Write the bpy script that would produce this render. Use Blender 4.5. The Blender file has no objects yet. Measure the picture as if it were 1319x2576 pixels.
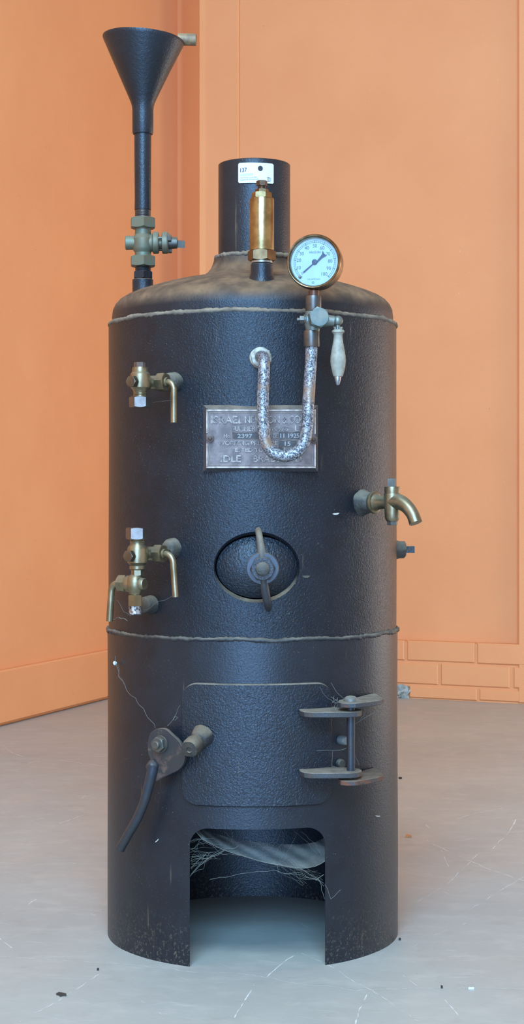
import bpy, math, random
from mathutils import Vector, Matrix, noise
R = math.radians
PI = math.pi
random.seed(7)
sc = bpy.context.scene
col = sc.collection

# ------------------------------------------------------------------ camera
F = 4145.0; HX = 659.5; HY = 1265.0
CAM = Vector((0.0129, -2.28, 0.59))
cd = bpy.data.cameras.new('camera'); cam = bpy.data.objects.new('camera', cd); col.objects.link(cam)
cam.location = CAM; cam.rotation_euler = (R(90), 0, 0)
cd.sensor_fit = 'VERTICAL'; cd.sensor_height = 24.0; cd.lens = 24.0 * F / 2576.0
cd.shift_y = -(1288.0 - HY) / 2576.0
cd.clip_start = 0.05; cd.clip_end = 60
sc.camera = cam

def W(px, py, Y):                       # point at depth plane Y seen at photo pixel
    d = Y - CAM.y
    return Vector((CAM.x + (px - HX) * d / F, Y, CAM.z - (py - HY) * d / F))
def S(Y): return (Y - CAM.y) / F
def floor_pt(px, py, z=0.0):
    d = (CAM.z - z) * F / (py - HY)
    return Vector((CAM.x + (px - HX) * d / F, CAM.y + d, z))
def cyl_pt(px, py, r):                  # point on the cylinder of radius r round the boiler axis
    a = (px - HX) / F
    A = 1 + a * a; B = 2 * (CAM.x * a + CAM.y); C_ = CAM.x ** 2 + CAM.y ** 2 - r * r
    disc = max(B * B - 4 * A * C_, 0)
    d = (-B - math.sqrt(disc)) / (2 * A)
    return Vector((CAM.x + a * d, CAM.y + d, CAM.z - (py - HY) * d / F))
def ray_plane(px, py, o, n):
    D = Vector(((px - HX) / F, 1, -(py - HY) / F))
    t = (o - CAM).dot(n) / D.dot(n)
    return CAM + D * t

# ------------------------------------------------------------------ mesh builder
def frame(o, z, x=None):
    z = Vector(z).normalized()
    if x is None: x = Vector((1, 0, 0)) if abs(z.x) < .8 else Vector((0, 0, 1))
    x = Vector(x); x = (x - z * x.dot(z)).normalized(); y = z.cross(x)
    m = Matrix((x, y, z)).transposed().to_4x4(); m.translation = Vector(o)
    return m
UP = Vector((0, 0, 1))

class MB:
    def __init__(s): s.v = []; s.f = []; s.mi = []
    def add(s, vs, fs, m=None, mi=0):
        b = len(s.v)
        for v in vs:
            v = Vector(v); s.v.append(m @ v if m is not None else v)
        for f in fs: s.f.append([b + i for i in f]); s.mi.append(mi)
        return s
    def lathe(s, prof, m, seg=48, cap0=True, cap1=True, lump=0.0, lf=60.0, mi=0):
        vs = []; fs = []; n = len(prof)
        for (r, z) in prof:
            for k in range(seg):
                a = 2 * PI * k / seg
                p = Vector((r * math.cos(a), r * math.sin(a), z))
                if lump:
                    q = m @ p
                    q2 = noise.noise(q * lf); p.x *= 1 + lump * q2 / max(r, 1e-4); p.y *= 1 + lump * q2 / max(r, 1e-4)
                    p.z += lump * .5 * noise.noise(q * lf + Vector((9, 3, 1)))
                vs.append(p)
        for i in range(n - 1):
            for k in range(seg):
                a = i * seg + k; b = i * seg + (k + 1) % seg
                fs.append([a, b, b + seg, a + seg])
        if cap0: fs.append(list(range(seg))[::-1])
        if cap1: fs.append([(n - 1) * seg + k for k in range(seg)])
        return s.add(vs, fs, m, mi)
    def hexn(s, m, z0, z1, rc, sides=6, rot=0.0, ch=(1, 1), per=8):
        """hexagonal nut between z0 and z1 with arced chamfers, rc = corner radius"""
        ap = rc * math.cos(PI / sides); seg = sides * per; rings = []
        if z1 < z0: z0, z1 = z1, z0; ch = (ch[1], ch[0])
        def rad(a):
            t = ((a - rot) % (2 * PI / sides)) - PI / sides
            return ap / math.cos(t)
        A = [2 * PI * k / seg + rot for k in range(seg)]
        k30 = .55
        rings.append([(ap * .97 if ch[0] else rad(a), a, z0) for a in A])
        rings.append([(rad(a), a, z0 + ((rad(a) - ap * .97) * k30 if ch[0] else 0)) for a in A])
        rings.append([(rad(a), a, z1 - ((rad(a) - ap * .97) * k30 if ch[1] else 0)) for a in A])
        rings.append([(ap * .97 if ch[1] else rad(a), a, z1) for a in A])
        vs = [(r * math.cos(a), r * math.sin(a), z) for ring in rings for (r, a, z) in ring]
        fs = []
        for i in range(3):
            for k in range(seg):
                a = i * seg + k; b = i * seg + (k + 1) % seg
                fs.append([a, b, b + seg, a + seg])
        fs.append(list(range(seg))[::-1]); fs.append([3 * seg + k for k in range(seg)])
        return s.add(vs, fs, m)
    def prism(s, pts, m, z0, z1, ch=0.0, mi=0):
        """outline pts (ccw) extruded z0..z1, small chamfer ch"""
        n = len(pts); P = [Vector((p[0], p[1])) for p in pts]
        area = sum(P[i].x * P[(i + 1) % n].y - P[(i + 1) % n].x * P[i].y for i in range(n))
        if area < 0: P = P[::-1]
        def inset(d):
            out = []
            for i in range(n):
                a = P[i - 1]; b = P[i]; c = P[(i + 1) % n]
                e1 = (b - a).normalized(); e2 = (c - b).normalized()
                n1 = Vector((-e1.y, e1.x)); n2 = Vector((-e2.y, e2.x))
                nn = (n1 + n2); L = nn.length
                nn = nn / L if L > 1e-6 else n1
                out.append(b + nn * d / max(.5, nn.dot(n1)))
            return out
        if ch > 0:
            I = inset(ch)
            layers = [(I, z0), (P, z0 + ch), (P, z1 - ch), (I, z1)]
        else: layers = [(P, z0), (P, z1)]
        vs = [(p.x, p.y, z) for L, z in layers for p in L]; fs = []
        for i in range(len(layers) - 1):
            for k in range(n):
                a = i * n + k; b = i * n + (k + 1) % n
                fs.append([a, b, b + n, a + n])
        fs.append(list(range(n))[::-1]); fs.append([(len(layers) - 1) * n + k for k in range(n)])
        return s.add(vs, fs, m, mi)
    def box(s, a, b, m=None, ch=0.0, mi=0):
        return s.prism([(a[0], a[1]), (b[0], a[1]), (b[0], b[1]), (a[0], b[1])], m, min(a[2], b[2]), max(a[2], b[2]), ch, mi)
    def tube(s, pts, rad, seg=20, smooth=6, closed=False, lump=0.0, lf=80.0, mi=0, flat=None):
        P = [Vector(p) for p in pts]
        rr = rad if isinstance(rad, (list, tuple)) else [rad] * len(P)
        if smooth > 1:
            Q = []; q = []
            N = len(P); rng = range(N if closed else N - 1)
            for i in rng:
                p0 = P[(i - 1) % N] if closed or i > 0 else P[0] * 2 - P[1]
                p1 = P[i]; p2 = P[(i + 1) % N]
                p3 = P[(i + 2) % N] if closed or i + 2 < N else P[-1] * 2 - P[-2]
                for k in range(smooth):
                    t = k / smooth
                    Q.append(.5 * ((2 * p1) + (p2 - p0) * t + (2 * p0 - 5 * p1 + 4 * p2 - p3) * t * t + (3 * p1 - p0 - 3 * p2 + p3) * t ** 3))
                    q.append(rr[i] * (1 - t) + rr[(i + 1) % N] * t)
            if not closed: Q.append(P[-1]); q.append(rr[-1])
            P, rr = Q, q
        N = len(P); vs = []; fs = []; x = None
        for i in range(N):
            if closed: t = P[(i + 1) % N] - P[i - 1]
            else: t = P[min(i + 1, N - 1)] - P[max(i - 1, 0)]
            t.normalize()
            if x is None:
                h = UP if abs(t.z) < .9 else Vector((0, 1, 0))
                x = (h - t * h.dot(t)).normalized()
            else: x = (x - t * x.dot(t)).normalized()
            y = t.cross(x)
            for k in range(seg):
                a = 2 * PI * k / seg; r = rr[i]
                if lump: r *= 1 + lump * noise.noise(P[i] * lf + Vector((math.cos(a), math.sin(a), 0)) * .8)
                vs.append(P[i] + x * (r * math.cos(a)) + y * (r * math.sin(a) * (flat or 1)))
        for i in range(N if closed else N - 1):
            for k in range(seg):
                a = i * seg + k; b = i * seg + (k + 1) % seg; c = ((i + 1) % N) * seg
                fs.append([a, b, c + (k + 1) % seg, c + k])
        if not closed: fs.append(list(range(seg))[::-1]); fs.append([(N - 1) * seg + k for k in range(seg)])
        return s.add(vs, fs, None, mi)
    def sphere(s, c, r, seg=24, lump=0.0, lf=80.0, m=None):
        M_ = Matrix.Translation(Vector(c)) @ (m or Matrix.Identity(4))
        rr = r if hasattr(r, '__len__') else (r, r, r)
        prof = []; n = seg // 2; vs = []; fs = []
        for i in range(n + 1):
            th = PI * i / n
            for k in range(seg):
                a = 2 * PI * k / seg
                d = Vector((math.sin(th) * math.cos(a), math.sin(th) * math.sin(a), -math.cos(th)))
                g = 1 + (lump * noise.noise(Vector(c) * 40 + d * lf) if lump else 0)
                vs.append(Vector((d.x * rr[0], d.y * rr[1], d.z * rr[2])) * g)
        for i in range(n):
            for k in range(seg):
                a = i * seg + k; b = i * seg + (k + 1) % seg
                fs.append([a, b, b + seg, a + seg])
        return s.add(vs, fs, M_)
    def build(s, name, mat, parent=None, angle=32, origin=None, recalc=True, label=None, base=False):
        me = bpy.data.meshes.new(name)
        lo = Vector([min(v[i] for v in s.v) for i in range(3)]); hi = Vector([max(v[i] for v in s.v) for i in range(3)])
        c = Vector(origin) if origin is not None else (lo + hi) / 2
        if base: c.z = lo.z
        me.from_pydata([v - c for v in s.v], [], s.f)
        mats = mat if isinstance(mat, (list, tuple)) else [mat]
        for m_ in mats: me.materials.append(m_)
        if len(mats) > 1:
            for p, i in zip(me.polygons, s.mi): p.material_index = i
        if recalc:
            import bmesh
            bm = bmesh.new(); bm.from_mesh(me)
            bmesh.ops.remove_doubles(bm, verts=bm.verts, dist=1e-7)
            bmesh.ops.recalc_face_normals(bm, faces=bm.faces); bm.to_mesh(me); bm.free()
        me.shade_smooth(); me.set_sharp_from_angle(angle=R(angle))
        o = bpy.data.objects.new(name, me); col.objects.link(o)
        place(o, c, parent)
        if label: o['label'] = label
        return o
WL = {}
def place(o, c, parent):
    c = Vector(c); WL[o.name] = c.copy(); o.parent = parent
    o.location = c - (WL[parent.name] if parent else Vector((0, 0, 0)))
def empty(name, loc):
    o = bpy.data.objects.new(name, None); col.objects.link(o); o.empty_display_size = .05; place(o, loc, None); return o
def tag(o, label=None, cat=None, group=None, kind=None):
    if label: o['label'] = label
    if cat: o['category'] = cat
    if group: o['group'] = group
    if kind: o['kind'] = kind
    return o

def text_geo(body, x0, x1, y0, y1, ext=.0006, res=3):
    """lettering fitted into a rectangle; returns verts, faces in x,y,z (z = raised)"""
    cu = bpy.data.curves.new('lettering', 'FONT'); cu.body = body; cu.size = 1; cu.extrude = .1; cu.resolution_u = res
    o = bpy.data.objects.new('lettering', cu); col.objects.link(o)
    dg = bpy.context.evaluated_depsgraph_get()
    me = bpy.data.meshes.new_from_object(o.evaluated_get(dg))
    vs = [v.co.copy() for v in me.vertices]; fs = [list(p.vertices) for p in me.polygons]
    bpy.data.objects.remove(o); bpy.data.curves.remove(cu); bpy.data.meshes.remove(me)
    lx = min(v.x for v in vs); hx = max(v.x for v in vs); ly = min(v.y for v in vs); hy = max(v.y for v in vs)
    out = []
    for v in vs:
        out.append(Vector((x0 + (v.x - lx) / (hx - lx) * (x1 - x0), y0 + (v.y - ly) / (hy - ly) * (y1 - y0), 0 if v.z < 0 else ext)))
    return out, fs

# ------------------------------------------------------------------ materials
def lin(c):
    return tuple(((x / 255) / 12.92 if x / 255 <= .04045 else ((x / 255 + .055) / 1.055) ** 2.4) for x in c) + (1,)
class NT:
    def __init__(s, name):
        s.m = bpy.data.materials.new(name); s.m.use_nodes = True; s.t = s.m.node_tree
        s.b = s.t.nodes['Principled BSDF']; s.out = s.t.nodes['Material Output']
        s.tc = s.n('ShaderNodeTexCoord')
    def n(s, t, **k):
        x = s.t.nodes.new(t)
        for a, v in k.items(): setattr(x, a, v)
        return x
    def l(s, a, b): s.t.links.new(a, b)
    def noise(s, scale, detail=3, rough=.55, dist=0, vec=None, coord='Object'):
        x = s.n('ShaderNodeTexNoise'); x.inputs['Scale'].default_value = scale; x.inputs['Detail'].default_value = detail
        x.inputs['Roughness'].default_value = rough; x.inputs['Distortion'].default_value = dist
        s.l(vec if vec is not None else s.tc.outputs[coord], x.inputs['Vector']); return x.outputs['Fac']
    def mapv(s, scale=(1, 1, 1), rot=(0, 0, 0), loc=(0, 0, 0), coord='Object'):
        x = s.n('ShaderNodeMapping'); x.inputs['Rotation'].default_value = rot; x.inputs['Location'].default_value = loc
        s.l(s.tc.outputs[coord], x.inputs['Vector'])
        y = s.n('ShaderNodeMapping'); y.inputs['Scale'].default_value = scale; s.l(x.outputs[0], y.inputs['Vector']); return y.outputs[0]
    def rng(s, v, a, b, c=0., d=1.):
        x = s.n('ShaderNodeMapRange'); x.inputs[1].default_value = a; x.inputs[2].default_value = b
        x.inputs[3].default_value = c; x.inputs[4].default_value = d; s.l(v, x.inputs[0]); return x.outputs[0]
    def math(s, op, a, b=None):
        x = s.n('ShaderNodeMath', operation=op)
        for i, v in enumerate((a, b)):
            if v is None: continue
            if isinstance(v, (int, float)): x.inputs[i].default_value = v
            else: s.l(v, x.inputs[i])
        return x.outputs[0]
    def mix(s, fac, a, b, blend='MIX'):
        x = s.n('ShaderNodeMix', data_type='RGBA', blend_type=blend)
        for sock, v in ((x.inputs[0], fac), (x.inputs[6], a), (x.inputs[7], b)):
            if isinstance(v, (int, float)): sock.default_value = v
            elif isinstance(v, tuple): sock.default_value = v
            else: s.l(v, sock)
        return x.outputs[2]
    def bump(s, h, strength, dist, prev=None):
        x = s.n('ShaderNodeBump'); x.inputs['Strength'].default_value = strength; x.inputs['Distance'].default_value = dist
        s.l(h, x.inputs['Height'])
        if prev is not None: s.l(prev, x.inputs['Normal'])
        return x.outputs['Normal']

def metal(name, base, base2=None, rough=.4, metallic=0., hammer=0., hscale=330, dust=0., dustc=(122, 106, 88), dlo=.15, dhi=.8,
          rust=0., rustc=(92, 52, 34), speck=0., fine=0., spec=.5, vscale=30, rust_scale=55, tint=None, low_dirt=False):
    s = NT(name)
    c = lin(base)
    if base2: c = s.mix(s.rng(s.noise(vscale, 4), .38, .62), lin(base), lin(base2))
    rgh = rough
    if rust:
        f = s.rng(s.noise(rust_scale, 6, .65, .6), .62 - rust * .25, .72 - rust * .2)
        c = s.mix(f, c, lin(rustc)); rgh = s.rng(f, 0, 1, rough, .8)
    if speck:
        f = s.math('MULTIPLY', s.rng(s.noise(800, 1), .735, .79), speck)
        f = s.math('MULTIPLY', f, s.rng(s.noise(14, 2), .45, .6))
        c = s.mix(f, c, lin((150, 140, 125)))
        st = s.noise(1, 3, .6, vec=s.mapv((130, 130, 6)))
        f2 = s.math('MULTIPLY', s.rng(st, .66, .74), s.rng(s.noise(11, 2), .48, .6, 0, .55))
        c = s.mix(f2, c, lin((120, 100, 75)))
    if low_dirt:
        sx = s.n('ShaderNodeSeparateXYZ'); g = s.n('ShaderNodeNewGeometry'); s.l(g.outputs['Position'], sx.inputs[0])
        f = s.math('MULTIPLY', s.rng(sx.outputs[2], .0, .075, 1, 0), s.rng(s.noise(260, 4, .75), .55, .64))
        c = s.mix(s.math('MULTIPLY', f, .55), c, lin((125, 110, 90)))
    if dust:
        g = s.n('ShaderNodeNewGeometry'); sx = s.n('ShaderNodeSeparateXYZ'); s.l(g.outputs['Normal'], sx.inputs[0])
        f = s.rng(sx.outputs[2], dlo, dhi)
        f = s.math('MULTIPLY', f, s.rng(s.noise(26, 5, .65), .3, .55, .62, 1.0))
        f = s.math('MULTIPLY', f, dust)
        dc = s.mix(s.rng(s.noise(45, 5), .35, .65), lin(dustc), lin(tuple(int(x * .72) for x in dustc)))
        c = s.mix(f, c, dc)
        x = s.n('ShaderNodeMix', data_type='FLOAT'); s.l(f, x.inputs[0])
        if isinstance(rgh, (int, float)): x.inputs[2].default_value = rgh
        else: s.l(rgh, x.inputs[2])
        x.inputs[3].default_value = .9; rgh = x.outputs[0]
        if metallic: 
            s.l(s.rng(f, 0, 1, metallic, 0), s.b.inputs['Metallic'])
    if isinstance(c, tuple): s.b.inputs['Base Color'].default_value = c
    else: s.l(c, s.b.inputs['Base Color'])
    if isinstance(rgh, (int, float)): s.b.inputs['Roughness'].default_value = rgh
    else: s.l(rgh, s.b.inputs['Roughness'])
    if not (dust and metallic): s.b.inputs['Metallic'].default_value = metallic
    s.b.inputs['Specular IOR Level'].default_value = spec
    if tint: s.b.inputs['Specular Tint'].default_value = tint
    nrm = None
    if hammer: nrm = s.bump(s.noise(hscale, 2, .5, .8), hammer, .0012)
    if fine: nrm = s.bump(s.noise(1400, 3, .6), fine, .0003, nrm)
    if nrm is not None: s.l(nrm, s.b.inputs['Normal'])
    return s.m

M = {}
M['shell_upper'] = metal('black_hammered_paint', (25, 28, 34), (21, 23, 28), .36, tint=(.84, .93, 1.03, 1), hammer=.62, hscale=400, dust=.9, dustc=(132, 120, 100), dlo=.3, dhi=.7, speck=1., spec=.38)
M['shell_lower'] = metal('black_smooth_paint', (26, 29, 35), (22, 24, 29), .37, tint=(.84, .93, 1.03, 1), hammer=.34, hscale=380, speck=1., spec=.5, low_dirt=True)
M['dome'] = metal('dusty_dome_paint', (27, 30, 36), (24, 25, 30), .42, tint=(.84, .93, 1.03, 1), hammer=.5, hscale=380, dust=1., dustc=(128, 98, 70), dlo=.10, dhi=.52, rust=.0, spec=.45)
M['funnel'] = metal('black_funnel_paint', (25, 28, 34), (21, 23, 28), .38, tint=(.84, .93, 1.03, 1), hammer=.42, hscale=330, dust=.6, dlo=.3, dhi=.9)
M['chimney'] = metal('black_chimney_paint', (26, 29, 35), (22, 24, 29), .36, tint=(.84, .93, 1.03, 1), hammer=.4, hscale=480, speck=.4)
M['bead'] = metal('dusty_weld_bead', (70, 66, 60), (88, 80, 70), .7, hammer=.4, hscale=260, dust=1., dustc=(140, 124, 104), dlo=-.5, dhi=.4)
M['bead_low'] = metal('painted_weld_bead', (30, 33, 39), (44, 43, 42), .45, hammer=.5, hscale=300, dust=.95, dustc=(122, 112, 96), dlo=-.1, dhi=.8)
M['boss'] = metal('dusty_weld_boss', (34, 37, 43), (58, 56, 50), .5, hammer=.7, hscale=240, dust=.95, dustc=(130, 120, 102), dlo=-.1, dhi=.65)
M['black'] = metal('black_iron', (30, 32, 38), (36, 36, 38), .4, hammer=.5, hscale=380, dust=.9, dustc=(125, 112, 92), dlo=.35, dhi=.9)
M['lug'] = metal('dusty_hinge_iron', (52, 54, 58), (58, 54, 50), .55, hammer=.4, hscale=300, dust=1.0, dustc=(142, 130, 112), dlo=.3, dhi=.8, rust=.25)
M['lug_rust'] = metal('rusty_hinge_iron', (60, 56, 54), (70, 56, 48), .6, hammer=.4, hscale=300, dust=.85, dustc=(128, 112, 92), dlo=.3, dhi=.8, rust=.75, rustc=(104, 62, 42))
M['latch'] = metal('latch_iron', (40, 40, 44), (48, 45, 43), .5, hammer=.15, hscale=300, dust=.8, dlo=.2, dhi=.9, rust=.3, rustc=(88, 66, 54))
M['rod_blue'] = metal('bare_steel_rod', (52, 60, 70), (60, 60, 62), .42, metallic=.5, hammer=.15, hscale=400, dust=.4)
M['brass'] = metal('worn_brass', (166, 144, 104), (134, 114, 80), .27, metallic=1, fine=.15, vscale=60)
M['brass_dark'] = metal('dark_brass', (128, 104, 74), (104, 82, 60), .36, metallic=1, fine=.2, vscale=60)
M['bezel'] = metal('gauge_brass', (158, 136, 104), (120, 100, 76), .3, metallic=1, fine=.2, vscale=90)
M['bronze'] = metal('grey_bronze', (146, 134, 108), (122, 112, 88), .36, metallic=.9, fine=.25, vscale=60, dust=.5, dustc=(150, 144, 124), dlo=.4, dhi=1)
M['bronze_side'] = metal('pale_bronze_nut', (118, 110, 104), (104, 96, 90), .38, metallic=.9, fine=.2, vscale=80)
M['verdigris'] = metal('verdigris_bronze', (96, 108, 92), (110, 102, 82), .5, metallic=.45, fine=.3, vscale=45, dust=.75, dustc=(140, 130, 106), dlo=.2, dhi=.9)
M['bolt'] = metal('tarnished_bolt', (105, 104, 98), (88, 86, 80), .45, metallic=.7, fine=.3, dust=.6, dlo=.3)
M['copper'] = metal('tarnished_socket', (112, 98, 88), (84, 88, 88), .36, metallic=.85, fine=.3, vscale=70)
M['teal'] = metal('green_tarnished_bronze', (92, 108, 106), (120, 122, 112), .38, metallic=.6, fine=.3, vscale=70, dust=.3)
M['valve_black'] = metal('dark_valve_thread', (62, 60, 60), (78, 72, 66), .42, metallic=.5, fine=.3)
M['outlet'] = metal('plumber_tape_white_metal', (205, 205, 210), (70, 66, 60), .25, metallic=.8, hammer=.9, hscale=220, vscale=260)
M['plate'] = metal('worn_nickel_plate', (116, 100, 96), (88, 76, 72), .5, metallic=.35, hammer=.3, hscale=140, vscale=60)
M['plate_rim'] = metal('bright_plate_rim', (168, 152, 138), (126, 108, 98), .42, metallic=.5, fine=.3, vscale=110)
M['letters'] = metal('raised_lettering', (148, 134, 124), (92, 80, 74), .45, metallic=.4, fine=.3, vscale=150)
M['fields'] = metal('dark_stamped_fields', (58, 52, 50), (70, 62, 58), .45, metallic=.7, fine=.2, vscale=120)
M['stamp'] = metal('stamped_numbers', (120, 114, 108), None, .4, metallic=.7)
M['rivet'] = metal('brown_rivet', (100, 82, 74), (84, 70, 64), .55, metallic=.5, fine=.4, dust=.3)
M['white'] = metal('white_enamel_card', (204, 216, 220), None, .5)
M['ink'] = metal('ink', (52, 66, 92), None, .6)
M['ink_black'] = metal('black_ink', (16, 22, 26), None, .6)
M['dial'] = metal('dial_enamel', (186, 202, 206), (180, 197, 202), .45, vscale=80)
M['dial_ink'] = metal('dial_ink', (66, 88, 104), None, .5)
M['needle'] = metal('blued_needle', (52, 72, 92), None, .4, metallic=.2)
M['wood'] = metal('grey_painted_wood', (152, 147, 132), (128, 124, 110), .6, fine=.5, vscale=110, rust=.1, rustc=(140, 132, 116), rust_scale=120)
M['chrome'] = metal('dull_chrome', (190, 195, 200), (150, 155, 160), .3, metallic=.9)
M['leaf'] = metal('dry_leaf', (52, 46, 38), (70, 60, 50), .8)
M['chip'] = metal('orange_chip', (190, 130, 84), None, .8)
M['crumb'] = metal('dark_crumb', (48, 44, 40), None, .9)
M['flake'] = metal('pale_flake', (190, 185, 172), None, .8)
M['interior'] = metal('dark_interior', (26, 30, 36), (34, 36, 38), .6, hammer=.3)

def galv_mat():
    s = NT('flaking_galvanised_pipe')
    a = s.noise(330, 3, .65, 1.2)
    f = s.rng(a, .46, .54)
    c = s.mix(f, lin((74, 74, 80)), lin((158, 160, 164)))
    w = s.rng(s.noise(40, 4), .52, .66)
    c = s.mix(w, c, lin((140, 118, 98)))
    s.l(c, s.b.inputs['Base Color'])
    s.l(s.rng(f, 0, 1, .55, .35), s.b.inputs['Roughness']); s.b.inputs['Metallic'].default_value = .45
    s.l(s.bump(a, .5, .0008), s.b.inputs['Normal'])
    return s.m
M['galv'] = galv_mat()

def wall_mat(name, c1, c2):
    s = NT(name)
    g = s.n('ShaderNodeNewGeometry'); P = g.outputs['Position']
    c = s.mix(s.rng(s.noise(3.0, 4, .6, vec=P), .35, .65), lin(c1), lin(c2))
    big = s.rng(s.noise(1.1, 2, vec=P), .3, .7, .97, 1.02)
    sp = s.rng(s.noise(110, 1, vec=P), .80, .83); c = s.mix(s.math('MULTIPLY', sp, .5), c, lin((235, 200, 160)))
    sp = s.rng(s.noise(120, 1, vec=P), .835, .85); c = s.mix(s.math('MULTIPLY', sp, .7), c, lin((110, 70, 45)))
    s.l(c, s.b.inputs['Base Color']); s.b.inputs['Roughness'].default_value = .55
    s.b.inputs['Specular IOR Level'].default_value = .35
    n1 = s.bump(s.noise(5, 3, .5, vec=P), .35, .006)
    n2 = s.bump(s.noise(70, 4, .6, vec=P), .35, .0012, n1)
    s.l(n2, s.b.inputs['Normal']); return s.m
M['wall'] = wall_mat('orange_painted_plaster', (229, 160, 108), (225, 154, 103))
M['ceiling'] = metal('ochre_ceiling', (150, 112, 84), None, .9)
M['bare'] = metal('bare_blue_grey_patch', (120, 138, 140), (178, 182, 176), .8, vscale=60, rust=.4, rustc=(70, 80, 66), rust_scale=40)

def floor_mat():
    s = NT('painted_concrete_floor')
    c = s.mix(s.rng(s.noise(2.2, 5, .6), .35, .68), lin((163, 161, 153)), lin((175, 172, 162)))
    c = s.mix(s.rng(s.noise(1, 5, .65, vec=s.mapv((15, 24, 1), (0, 0, .1))), .5, .7, 0, .3), c, lin((196, 190, 178)))
    c = s.mix(s.rng(s.noise(1, 5, .65, vec=s.mapv((20, 30, 1), (0, 0, -.25), (5, 2, 0))), .55, .72, 0, .25), c, lin((140, 134, 124)))
    # fine scratches, several directions
    for i, (rot, sx, sy, lo) in enumerate(((.5, 12, 300, .67), (-.4, 14, 320, .67), (.15, 12, 260, .665), (.95, 11, 300, .68), (-1.1, 14, 320, .69), (-.1, 13, 280, .665))):
        v = s.mapv((sx, sy, 1), (0, 0, rot), (i * 3.1, i * 1.7, 0))
        f = s.math('MULTIPLY', s.rng(s.noise(1, 2, .5, .25, vec=v), lo, lo + .05), s.rng(s.noise(7 + i, 2, vec=s.mapv((1, 1, 1), (0, 0, 0), (i, 0, 0))), .44, .64, 0, .42))
        c = s.mix(f, c, lin((205, 206, 200)))
    f = s.rng(s.noise(240, 2), .73, .78, 0, .6); c = s.mix(f, c, lin((216, 212, 200)))
    f = s.rng(s.noise(150, 2, vec=s.mapv(loc=(4, 4, 4))), .75, .80, 0, .6); c = s.mix(f, c, lin((90, 84, 76)))
    s.l(c, s.b.inputs['Base Color'])
    s.l(s.rng(s.noise(6, 4), .3, .7, .42, .58), s.b.inputs['Roughness'])
    s.b.inputs['Specular IOR Level'].default_value = .4
    n1 = s.bump(s.noise(14, 4), .25, .003); n2 = s.bump(s.noise(300, 3), .2, .0005, n1)
    s.l(n2, s.b.inputs['Normal']); return s.m
M['floor'] = floor_mat()
M['scratch'] = metal('pale_scratch', (222, 221, 214), (196, 194, 186), .6, vscale=90)

def web_mat(name, dens, scale=60):
    s = NT(name)
    s.b.inputs['Base Color'].default_value = lin((170, 170, 160)); s.b.inputs['Roughness'].default_value = .9
    tr = s.n('ShaderNodeBsdfTransparent'); mx = s.n('ShaderNodeMixShader')
    f = s.rng(s.noise(1, 8, .7, vec=s.mapv((scale * .6, scale * .6, scale * 2))), .3, .75, dens * .55, dens)
    s.l(f, mx.inputs[0]); s.l(tr.outputs[0], mx.inputs[1]); s.l(s.b.outputs[0], mx.inputs[2]); s.l(mx.outputs[0], s.out.inputs[0])
    return s.m
M['web_sheet'] = web_mat('cobweb_sheet', .34, 40)
M['web'] = metal('cobweb_thread', (112, 112, 104), None, .9)
def thin_glass():
    s = NT('gauge_glass')
    tr = s.n('ShaderNodeBsdfTransparent'); gl = s.n('ShaderNodeBsdfGlossy'); gl.inputs['Roughness'].default_value = .03
    tr.inputs[0].default_value = (.97, .99, 1, 1)
    fr = s.n('ShaderNodeFresnel'); fr.inputs[0].default_value = 1.45; mx = s.n('ShaderNodeMixShader')
    s.l(fr.outputs[0], mx.inputs[0]); s.l(tr.outputs[0], mx.inputs[1]); s.l(gl.outputs[0], mx.inputs[2]); s.l(mx.outputs[0], s.out.inputs[0])
    return s.m
M['glass'] = thin_glass()

# ------------------------------------------------------------------ the setting
def wl(px, d): return Vector((CAM.x + (px - HX) * d / F, CAM.y + d, 0))
H = 4.1
L0 = wl(0, 4.367); L1 = wl(268, 4.97); ld = (L1 - L0).normalized()
def on_left(px):
    a = (px - HX) / F                      # solve CAM + (a d, d) on the line
    A = L0; t = ((A.x - CAM.x) - a * (A.y - CAM.y)) / (a * ld.y - ld.x)
    return A + ld * t
R0 = wl(1000, 4.985); R1 = wl(1319, 4.825); rd = (R1 - R0).normalized()
def on_right(px):
    a = (px - HX) / F
    A = R0; t = ((A.x - CAM.x) - a * (A.y - CAM.y)) / (a * rd.y - rd.x)
    return A + rd * t
ln = Vector((ld.y, -ld.x, 0)); rn = Vector((rd.y, -rd.x, 0))      # facing the room
if ln.dot(CAM - L0) < 0: ln = -ln
if rn.dot(CAM - R0) < 0: rn = -rn
def slab(mb, a, b, n, thick, z0, z1, proud=0.0, ch=0.0):
    """vertical slab whose face runs a->b (plan), n faces the room"""
    a = Vector((a.x, a.y, 0)); b = Vector((b.x, b.y, 0)); x = (b - a).normalized()
    m = frame(a + n * proud, n, x)        # local x along wall, y = n cross x (+-up), z = n
    L = (b - a).length; up = m.to_3x3() @ Vector((0, 1, 0)); sg = 1 if up.z > 0 else -1
    ys = sorted((sg * z0, sg * z1))
    mb.prism([(0, ys[0]), (L, ys[0]), (L, ys[1]), (0, ys[1])], m, -thick, 0, ch)
corner_l = on_left(447)
left_near = L0 - ld * 6.0
mb = MB(); slab(mb, left_near, corner_l, ln, .25, 0, H)
tag(mb.build('wall_left', M['wall']), kind='structure')
mb = MB(); slab(mb, left_near, corner_l, ln, .02, .007, .148, proud=.018, ch=.004)
tag(mb.build('baseboard_left', M['wall']), kind='structure')
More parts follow.
